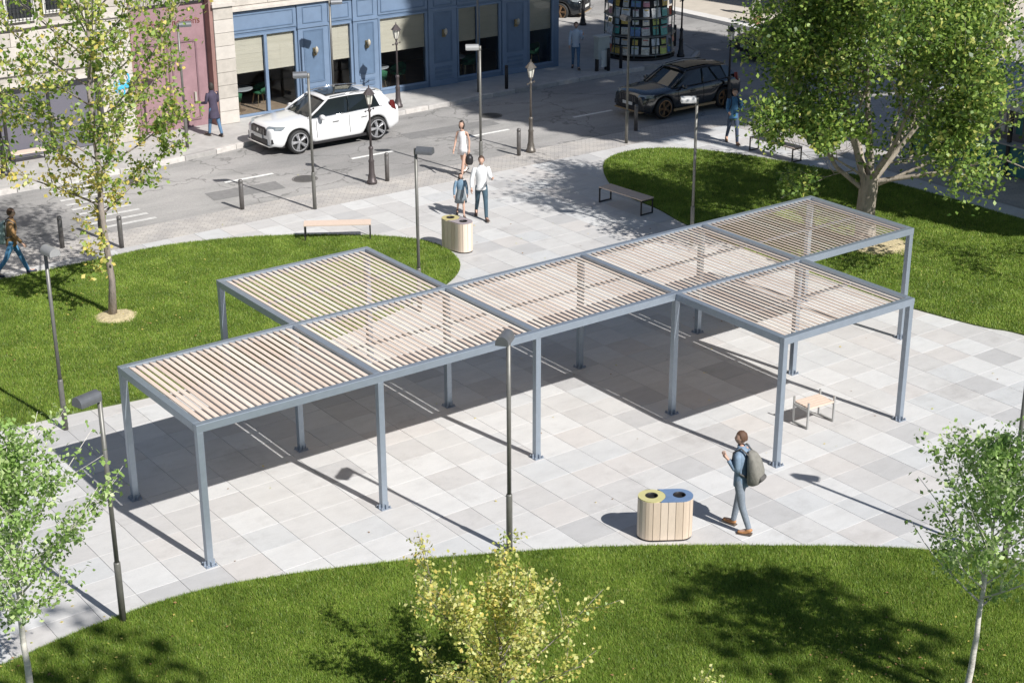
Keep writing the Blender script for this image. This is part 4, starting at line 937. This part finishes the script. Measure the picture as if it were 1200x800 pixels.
    for cx in (xf,xr):
        for s in (-1,1):
            wl = MB().lathe([(.29,-.11),(rw-.025,-.115),(rw,-.08),(rw,.08),(rw-.025,.115),(.29,.11)], 36, (cx,s*.85,rw), Mx, cap=False).obj('tyre', rubber, t, True)
            mb = MB().lathe([(.27,-.02),(.295,-.02),(.298,.0),(.295,.02),(.27,.02)], 32, (cx,s*.955,rw), Mx, cap=False).lathe([(.05,-.03),(.05,.03)], 12, (cx,s*.94,rw), Mx)
            for k in range(5):
                for dd in (-.13,.13):
                    a = 2*PI*k/5; b0 = a+dd*.6; b1 = a+dd
                    mb.tube([(cx+.04*math.cos(a), s*.945, rw+.04*math.sin(a)),(cx+.285*math.cos(b1), s*.955, rw+.285*math.sin(b1))], [.032,.026], 4)
            mb.obj('rim', rimm, wl)
            MB().lathe([(.29,-.01),(.29,.01)], 24, (cx,s*.86,rw), Mx).obj('brake_disc', mat('dark_disc',(.06,.06,.06),.5,.5), wl)
    return t
white_p = mat('white_car_paint',(.66,.66,.66),.25,0,coat=1); black_p = mat('black_car_paint',(.010,.012,.015),.22,0,coat=1)
rim_g = mat('rim_grey',(.42,.42,.43),.35,.5); rim_o = mat('rim_copper',(.30,.19,.11),.35,.7); acc_o = mat('accent_copper',(.38,.27,.15),.4,.4)
car('white estate car with a dark glass sunroof parked before the cafe', 14.93, 22.10, PI, white_p, rim_g, .975)
car('black sports utility car with copper rims parked in the shade', 26.62, 18.62, PI+.0, black_p, rim_o, .93, acc_o, roofm=mat('black_roof',(.006,.006,.008),.12))
car('black car with copper wheels beyond the cafe corner, cut by the top edge', 33.1,35.2, math.atan2(-2.2,1.5), black_p, rim_o, 1.0, acc_o)
car('dark car partly hidden behind the left edge of the large tree crown', 36.0,22.6, PI-.1, black_p, rim_g, .95)
# ================================================================ PEOPLE
def skin_arrays(verts, edges, radii, root=0, sub=2):
    me = bpy.data.meshes.new('s'); me.from_pydata([tuple(v) for v in verts], edges, []); o = bpy.data.objects.new('s', me); C.objects.link(o)
    o.modifiers.new('k','SKIN'); u = o.modifiers.new('u','SUBSURF'); u.levels = sub; u.render_levels = sub
    sv = me.skin_vertices[0].data
    for i, r in enumerate(radii): sv[i].radius = (r,r) if not hasattr(r,'__len__') else r; sv[i].use_root = (i == root)
    dg = bpy.context.evaluated_depsgraph_get(); dg.update(); ev = o.evaluated_get(dg).to_mesh()
    V = [tuple(v.co) for v in ev.vertices]; F = [tuple(p.vertices) for p in ev.polygons]
    o.evaluated_get(dg).to_mesh_clear(); bpy.data.objects.remove(o); bpy.data.meshes.remove(me); return V, F
skin_c = mat('skin', (.50,.31,.23), .55, 0, .06, 20)
def person(label, x, y, hd, H=1.78, legs=((20,5),(-15,20)), arms=((10,10,15),(-10,10,15)), torso=None, trousers=None, shoes=None, hair=(.06,.035,.02), hairlen=0, sleeve=1.0, skirt=None, pack=None, packm2=None, lean=3, z=0, slim=1.0, coat=0, headturn=0, hold=None, hairtop=True, name='person'):
    t = thing(name, label, 'person', (x,y,z), hd); s = H/1.78
    t.scale = (s,s,s)
    ln = R(lean)
    def L3(px, py, pz): # lean about hips
        return Vector((px+math.sin(ln)*(pz-.95), py, pz))
    hipz = .93; out = {}
    def leg(side, sw, kn):
        hp = Vector((0, side*.095*slim, hipz)); a = R(sw); kp = hp+Vector((math.sin(a)*.44,0,-math.cos(a)*.44)); b_ = a-R(kn)
        ap = kp+Vector((math.sin(b_)*.42,0,-math.cos(b_)*.42)); fa = b_*.6
        tp = ap+Vector((math.cos(fa)*.17,side*.03,math.sin(fa)*.17-.035))
        hl = ap+Vector((-math.cos(fa)*.05,0,-.04)); return hp,kp,ap,tp,hl
    Lg = leg(1,*legs[0]); Rg = leg(-1,*legs[1]); low = min(Lg[2].z-.085, Rg[2].z-.085, Lg[3].z-.035, Rg[3].z-.035); dz = Vector((0,0,-low))
    Lg = [p+dz for p in Lg]; Rg = [p+dz for p in Rg]
    def B(px,py,pz): return L3(px,py,pz)+dz
    sh = .185*slim
    def arm(side, a, o_, e, fwd_in=0):
        sp = B(0,side*sh,1.43); a = R(a); o_ = R(o_); d = Vector((math.sin(a)*math.cos(o_), side*math.sin(o_), -math.cos(a)*math.cos(o_)))
        ep = sp+d*.29; a2 = a+R(e); d2 = Vector((math.sin(a2)*math.cos(o_), side*(math.sin(o_)*.3-fwd_in), -math.cos(a2)*math.cos(o_))).normalized()
        wp = ep+d2*.26; return sp,ep,wp,d2
    la = arm(1,*arms[0]); ra_ = arm(-1,*arms[1])
    # ---- body
    V = []; E = []; Rr = []
    def add(p, r, par=None):
        V.append(Vector(p)); Rr.append(r); i = len(V)-1
        if par is not None: E.append((par,i))
        return i
    pe = add(B(0,0,.97), (.105*slim,.08)); wa = add(B(0,0,1.12), (.10*slim,.078), pe); ch = add(B(.01,0,1.32), (.115*slim,.085), wa); ne = add(B(0,0,1.46), .05, ch); nk = add(B(.015,0,1.55), .052, ne)
    for G_ in (Lg,Rg):
        a = add(G_[0]-Vector((0,0,.03)), .07*slim, pe); b_ = add(G_[0].lerp(G_[1],.5), .068*slim, a); c_ = add(G_[1], .05, b_); d_ = add(G_[1].lerp(G_[2],.35), .048, c_); e_ = add(G_[2], .032, d_); f_ = add(G_[3], .026, e_)
    for (sp,ep,wp,d2),side in ((la,1),(ra_,-1)):
        a = add(sp, .034, ch); b_ = add(ep, .035, a); c_ = add(wp, .024, b_)
        pm_ = add(wp+d2*.045, (.034,.018), c_); 
        lat = Vector((1,0,0))-d2*d2.x; lat = lat.normalized() if lat.length > .1 else Vector((0,0,1)); inn = Vector((0,-side,0))
        pk = add(wp+d2*.085, (.036,.014), pm_)
        for k,(o_,ln_) in enumerate(((-.030,.058),(-.010,.068),(.010,.074),(.030,.066))):
            r0 = add(wp+d2*.095+lat*o_, .0085, pk); r1 = add(wp+d2*(.095+ln_*.5)+lat*o_+inn*.008, .008, r0); r2_ = add(wp+d2*(.09+ln_*.85)+lat*o_+inn*.03, .007, r1)
        th_ = add(wp+d2*.055+lat*.045+inn*.012, .010, pm_); add(wp+d2*.095+lat*.058+inn*.03, .008, th_)
    Vb, Fb = skin_arrays(V, E, Rr, 0, 2)
    # ---- head joined to the body mesh
    hc = B(.02,0,1.665); ht = Matrix.Rotation(R(headturn),3,'Z'); nseg, nr_ = 20, 14; hv = []; 
    for j in range(nr_+1):
        ph = PI*j/nr_-PI/2
        for k in range(nseg):
            a = 2*PI*k/nseg; xx = math.cos(ph)*math.cos(a); yy = math.cos(ph)*math.sin(a); zz = math.sin(ph)
            px = xx*.098; py = yy*.076; pz = zz*.118
            if zz < 0: px = px*(1-.12*(-zz)) + .012*(-zz); py *= (1-.28*(-zz))
            if xx > 0: px -= .008*abs(yy)*0
            if abs(zz+.10) < .25 and xx > .9: px += .020*(1-abs(zz+.10)/.25)       # nose
            if abs(zz-.12) < .12 and .75 < xx < .97 and .2 < abs(yy) < .6: px -= .009 # eye sockets
            if abs(zz+.42) < .1 and xx > .75: px += .005
            if abs(abs(yy)-1) < .06 and abs(zz) < .25: py *= 1.10                  # ears
            p = ht @ Vector((px,py,pz)); hv.append(p+hc)
    o0 = len(Vb); Vb = Vb+[tuple(p) for p in hv]
    for j in range(nr_):
        for k in range(nseg): k2 = (k+1)%nseg; Fb.append((o0+j*nseg+k, o0+j*nseg+k2, o0+(j+1)*nseg+k2, o0+(j+1)*nseg+k))
    MB().add(Vb,Fb).obj('body', skin_c, t, True)
    for q in (-1,1): MB().lathe([(.0,-.008),(.009,0),(0,.008)], 8, hc+ht @ Vector((.083,q*.032,.018))).obj('eye', darkm, t)
    # ---- hair
    hm_ = mat('hair_%.2f'%hair[0], hair, .7, 0, .2, 60); mb = MB(); v = []; f = []; ns2, nr2 = 20, 9
    for j in range(nr2+1):
        for k in range(ns2):
            a = 2*PI*k/ns2; front = math.cos(a); lowz = .35+.25*front if hairlen == 0 else .35+.25*front
            zmin = -.30 if front < -.1 else (-.30+(.62+.30)*min(1,(front+.1)/.75))
            if hairlen and front < .45: zmin = -.75
            ph0 = math.asin(max(-.95,zmin)); ph = ph0+(PI/2-ph0)*j/nr2
            cx_, cy_, cz_ = math.cos(ph)*math.cos(a), math.cos(ph)*math.sin(a), math.sin(ph); ex = 1.06+.025*math.sin(5*a+j)+.015*math.sin(11*a-2*j)
            v.append(ht @ Vector((cx_*.098*ex-.004, cy_*.078*ex*(1.08), cz_*.118*ex+(-hairlen*(1-j/nr2)**2 if front < .45 else 0)))+hc)
    for j in range(nr2):
        for k in range(ns2): k2 = (k+1)%ns2; f.append((j*ns2+k, j*ns2+k2, (j+1)*ns2+k2, (j+1)*ns2+k))
    hr = mb.add(v,f).obj('hair', hm_, t, True)
    # ---- clothes
    if torso:
        mb = MB(); n = 24; hem = .84-coat; fl = .03 if coat else .0
        rows = [(hem+.004,.120+fl,.150+fl),(hem,.132+fl,.162+fl),(hem+.03,.134+fl,.163+fl),(.97,.124,.152),(1.08,.114,.143),(1.18,.119,.150),(1.28,.127,.166),(1.36,.124,.176),(1.42,.108,.165),(1.455,.088,.130),(1.48,.072,.092),(1.50,.066,.074),(1.535,.068,.070),(1.538,.058,.060)]
        v = []; f = []
        for zq,rx,ry in rows:
            for k in range(n):
                a = 2*PI*k/n; wr = 1+.025*math.sin(7*a+zq*31)+.02*math.sin(3*a-zq*17) if zq < 1.4 else 1
                v.append(B(rx*wr*math.cos(a)+(.012 if zq > 1.1 else 0), ry*wr*math.sin(a)*slim, zq))
        for q in range(len(rows)-1):
            for k in range(n): k2 = (k+1)%n; f.append((q*n+k,q*n+k2,(q+1)*n+k2,(q+1)*n+k))
        mb.add(v,f)
        for (sp,ep,wp,d2),side in ((la,1),(ra_,-1)):
            inn = B(.01,side*sh*.55,1.40); pts = [inn, sp+Vector((0,0,-.012)), sp.lerp(ep,.3), sp.lerp(ep,.65)]; rr = [.062,.068,.062,.058]
            if sleeve > .5: pts += [ep, ep.lerp(wp,.25), ep.lerp(wp,.6), ep.lerp(wp,.9), ep.lerp(wp,.92)]; rr += [.053,.050,.046,.041,.034]
            mb.tube(pts, rr, 14)
        MB.obj(mb, 'jacket' if sleeve > .5 else 'top', torso, t, True)
    if skirt:
        m_, zt, zb_, rt_, rb_ = skirt; v = []; f = []; n = 20
        prof = [(1.46,.10),(1.38,.15),(1.28,.145),(zt,rt_),((zt+zb_)/2,(rt_+rb_)/2+.01),(zb_,rb_),(zb_+.01,rb_-.012)]
        for zq,rq in prof:
            for k in range(n): a = 2*PI*k/n; rr = rq*(1+.07*math.sin(6*a))if zq < zt else rq; v.append(B(rr*.78*math.cos(a)+.005, rr*math.sin(a)*slim, zq))
        for j in range(len(prof)-1):
            for k in range(n): k2 = (k+1)%n; f.append((j*n+k,(j+1)*n+k,(j+1)*n+k2,j*n+k2))
        MB().add(v,f).obj('dress', m_, t, True)
    if trousers:
        V = []; E = []; Rr = []
        p0 = add(B(0,0,1.08), (.125*slim,.10)); p1 = add(B(0,0,.93), (.138*slim,.118), p0)
        for G_ in (Lg,Rg):
            a = add(G_[0]-Vector((0,0,.08)), (.092*slim,.095), p1); b_ = add(G_[0].lerp(G_[1],.55), .080*slim, a); c_ = add(G_[1], .064, b_); d_ = add(G_[1].lerp(G_[2],.5), .058, c_); e_ = add(G_[2]+(G_[1]-G_[2])*.06, .050, d_); add(G_[2]+(G_[1]-G_[2])*.02, .050, e_)
        Vt, Ft = skin_arrays(V, E, Rr, 0, 2); MB().add(Vt,Ft).obj('trousers', trousers, t, True)
    if shoes:
        for G_ in (Lg,Rg):
            an = G_[2]; tp = G_[3]; hl = G_[4]
            V = [an+Vector((0,0,-.01)), hl, hl.lerp(tp,.55)+Vector((0,0,-.005)), tp+Vector((.03,0,0)), an+Vector((-.005,0,.03))]
            Vt, Ft = skin_arrays(V, [(0,1),(0,2),(2,3),(0,4)], [(.045,.045),(.038,.036),(.045,.034),(.036,.024),(.044,.044)], 0, 2)
            so_ = MB().add(Vt,Ft).obj('shoe', shoes, t, True)
            d = (tp-hl); d.z = d.z; c_ = hl.lerp(tp,.58); c_ = Vector((c_.x,c_.y,c_.z-.034)); rz_ = math.atan2(d.y,d.x)
            rot = Matrix.Rotation(rz_,3,'Z') @ Matrix.Rotation(-math.atan2(d.z-.0,math.hypot(d.x,d.y))-.0,3,'Y')
            MB().cbox(c_,(.132,.043,.010), rot).obj('sole', mat('sole_dark',(.12,.09,.07),.8), so_)
    if pack:
        mb = MB(); n = 20; v = []; f = []; c0_ = B(-.115,0,1.2)
        rows = [(.90,.03,.06),(.905,.075,.12),(.94,.10,.15),(1.03,.12,.168),(1.14,.122,.17),(1.26,.105,.158),(1.36,.085,.138),(1.43,.06,.105),(1.47,.035,.06),(1.475,.01,.02)]
        for zq,rx,ry in rows:
            for k in range(n):
                a = 2*PI*k/n; ca, sa = math.cos(a), math.sin(a); wr = 1+.03*math.sin(4*a+zq*23)
                v.append(B(-.125-rx*1.0+rx*abs(ca)**.7*(1 if ca > 0 else -1)*wr, ry*abs(sa)**.7*(1 if sa > 0 else -1)*wr, zq))
        for q in range(len(rows)-1):
            for k in range(n): k2 = (k+1)%n; f.append((q*n+k,q*n+k2,(q+1)*n+k2,(q+1)*n+k))
        f.append(tuple(range(n))[::-1]); f.append(tuple(range((len(rows)-1)*n,len(rows)*n)))
        bp_ = mb.add(v,f).obj('backpack', pack, t, True)
        p2 = packm2 or pack
        MB().lathe([(.02,-.10),(.045,-.09),(.05,0),(.045,.09),(.02,.10)], 10, B(-.355,0,1.04), Matrix.Rotation(PI/2,3,'X')).obj('front_pocket', p2, bp_, True)
        for q in (-1,1): MB().tube([B(-.16,q*.09,1.42),B(-.03,q*.11,1.525),B(.10,q*.11,1.42),B(.118,q*.12,1.27),B(.02,q*.15,1.10),B(-.16,q*.12,1.04)], .017, 6).obj('strap', p2, bp_, True)
    if hold:
        kind, side = hold; sp,ep,wp,d2 = la if side > 0 else ra_
        c_ = wp+d2*.10
        if kind == 'phone': MB().cbox(c_+Vector((.015,0,.02)),(.008,.036,.07)).obj('phone', darkm, t)
        if kind == 'bag':
            MB().lathe([(.09,-.36),(.12,-.30),(.12,-.15),(.07,-.06)], 12, c_).obj('handbag', darkm, t, True); MB().tube([c_+Vector((0,-.05,-.08)),c_,c_+Vector((0,.05,-.08))], .008, 5).obj('handle', darkm, t)
    return t
denim = mat('denim_blue',(.19,.26,.345),.85,0,.18,14,.5,60); jeansg = mat('grey_jeans',(.20,.23,.27),.85,0,.15,14,.4,60); tan = mat('tan_leather',(.42,.20,.08),.6)
packm = mat('pack_olive',(.20,.19,.165),.8,0,.2,12,.5,40); packd = mat('pack_dark',(.09,.085,.08),.8)
jeansd = mat('dark_jeans',(.045,.085,.115),.85,0,.2,14); jeansb = mat('blue_jeans',(.09,.17,.28),.85,0,.2,14); wsh = mat('white_shirt',(.68,.68,.68),.8,0,.05,9,.3,40)
person('man in denim jacket with an olive backpack striding past the pergola', 7.66,-4.22, R(112), 1.80, ((-9,12),(11,2)), ((-4,3,142),(-12,8,15)), denim, jeansg, tan, (.10,.05,.028), pack=packm, packm2=packd, lean=2, headturn=38)
person('man in a white shirt and dark trousers walking beside a child', 14.2,12.5, R(-118), 1.76, ((20,4),(-16,22)), ((22,10,85),(8,16,20)), wsh, jeansd, mat('brown_shoe',(.10,.06,.05),.6), (.07,.04,.025), lean=3, headturn=-15)
person('child in a denim jacket and grey skirt walking beside the man', 13.86,12.98, R(-118), 1.22, ((18,6),(-16,22)), ((-8,12,12),(14,14,15)), mat('child_denim',(.14,.22,.30),.85,0,.2,14), None, darkm, (.035,.025,.02), .10, 1.0, (mat('grey_skirt',(.17,.20,.22),.85,0,.15,10),1.05,.58,.15,.24), lean=2, name='person')
person('woman in a short white dress stepping off the cobbles', 16.10,16.12, R(-150), 1.70, ((20,2),(-20,26)), ((-14,8,22),(8,8,18)), None, None, mat('white_shoe',(.7,.7,.68),.6), (.04,.022,.018), .05, 0, (mat('white_dress',(.68,.66,.66),.8,0,.05,9),1.10,.74,.125,.20), lean=3, slim=.86, hold=('bag',1))
person('man in a blue jacket with a dark backpack behind the right lawn', 24.92,14.14, R(-120), 1.76, ((18,2),(-18,16)), ((22,8,105),(18,8,60)), mat('jacket_blue',(.05,.15,.28),.8,0,.2,14), mat('navy_jeans',(.045,.065,.11),.85,0,.15,14), mat('tan_boot',(.34,.18,.08),.6), (.10,.05,.03), pack=mat('pack_navy',(.02,.035,.06),.8), lean=2, hold=('phone',1))
person('person in a dark coat standing before the maroon door pillar', 12.2,24.2, R(100), 1.70, ((14,4),(-12,8)), ((10,8,70),(6,8,60)), mat('coat_dark',(.055,.045,.075),.85,0,.2,8), jeansb, darkm, (.03,.025,.02), .03, 1, None, z=.13, coat=.22)
person('man in a pale blue shirt and jeans before the cafe corner', 27.37,25.1, R(-125), 1.74, ((14,2),(-12,12)), ((24,10,110),(6,10,15)), mat('shirt_paleblue',(.42,.50,.60),.8,0,.06,9,.3,40), jeansb, darkm, (.07,.035,.025), z=.13)
person('man in a tan jacket and blue jeans at the left edge, walking right', 2.52,15.5, R(-25), 1.74, ((22,2),(-22,16)), ((-12,8,20),(14,8,25)), mat('jacket_tan',(.30,.17,.07),.85,0,.2,9), mat('bright_jeans',(.07,.20,.34),.85,0,.2,12), mat('navy_shoe',(.02,.03,.07),.6), (.08,.04,.02), pack=mat('pack_green',(.22,.30,.29),.8), lean=4, packm2=packd)
person('pale dressed person by the far tan house at the top', 40.3,28.9, R(-120), 1.75, ((10,2),(-8,6)), ((6,8,15),(6,8,15)), mat('white_top',(.7,.69,.66),.8), mat('white_trousers',(.66,.64,.60),.8), darkm, (.08,.05,.03), z=.12)
pt_ = thing('potted_plant', 'small green plant on the tan pavement by the pale person', 'plant', (38.9,27.4,.12))
MB().lathe([(.12,0),(.17,.3),(.16,.3)], 12).obj('pot', mat('terracotta',(.32,.15,.09),.8), pt_)
rg = np.random.default_rng(5); link('leaves', leafmesh('leaves', rg.normal(size=(160,3))*np.array([.15,.15,.22])+np.array([0,0,.6]), .16, [G_mid,G_dark], rg.integers(0,2,160), rg), pt_)

rg = np.random.default_rng(12); n = 900
cx_ = np.array([3.3,20.6,1.4,-3.6,6.7,12]); cy_ = np.array([11.5,4.8,-6.3,-1.5,-9,6]); k = rg.integers(0,6,n); sd = np.array([1.6,2.2,1.0,1.1,.9,6])[k]
P = np.stack([cx_[k]+rg.normal(size=n)*sd, cy_[k]+rg.normal(size=n)*sd, np.zeros(n)],1)
onl = np.zeros(n,bool)
for _,Q in LAWNS: onl |= polymask(P[:,0],P[:,1],Q)
P[:,2] = np.where(onl,.075,.012)
o = link('fallen_leaves', leafmesh('fallen_leaves', P, .05, [Y_y,Y_g,mat('dry_leaf',(.25,.14,.06),.8)], rg.integers(0,3,n), rg, 6)); o['kind'] = 'stuff'
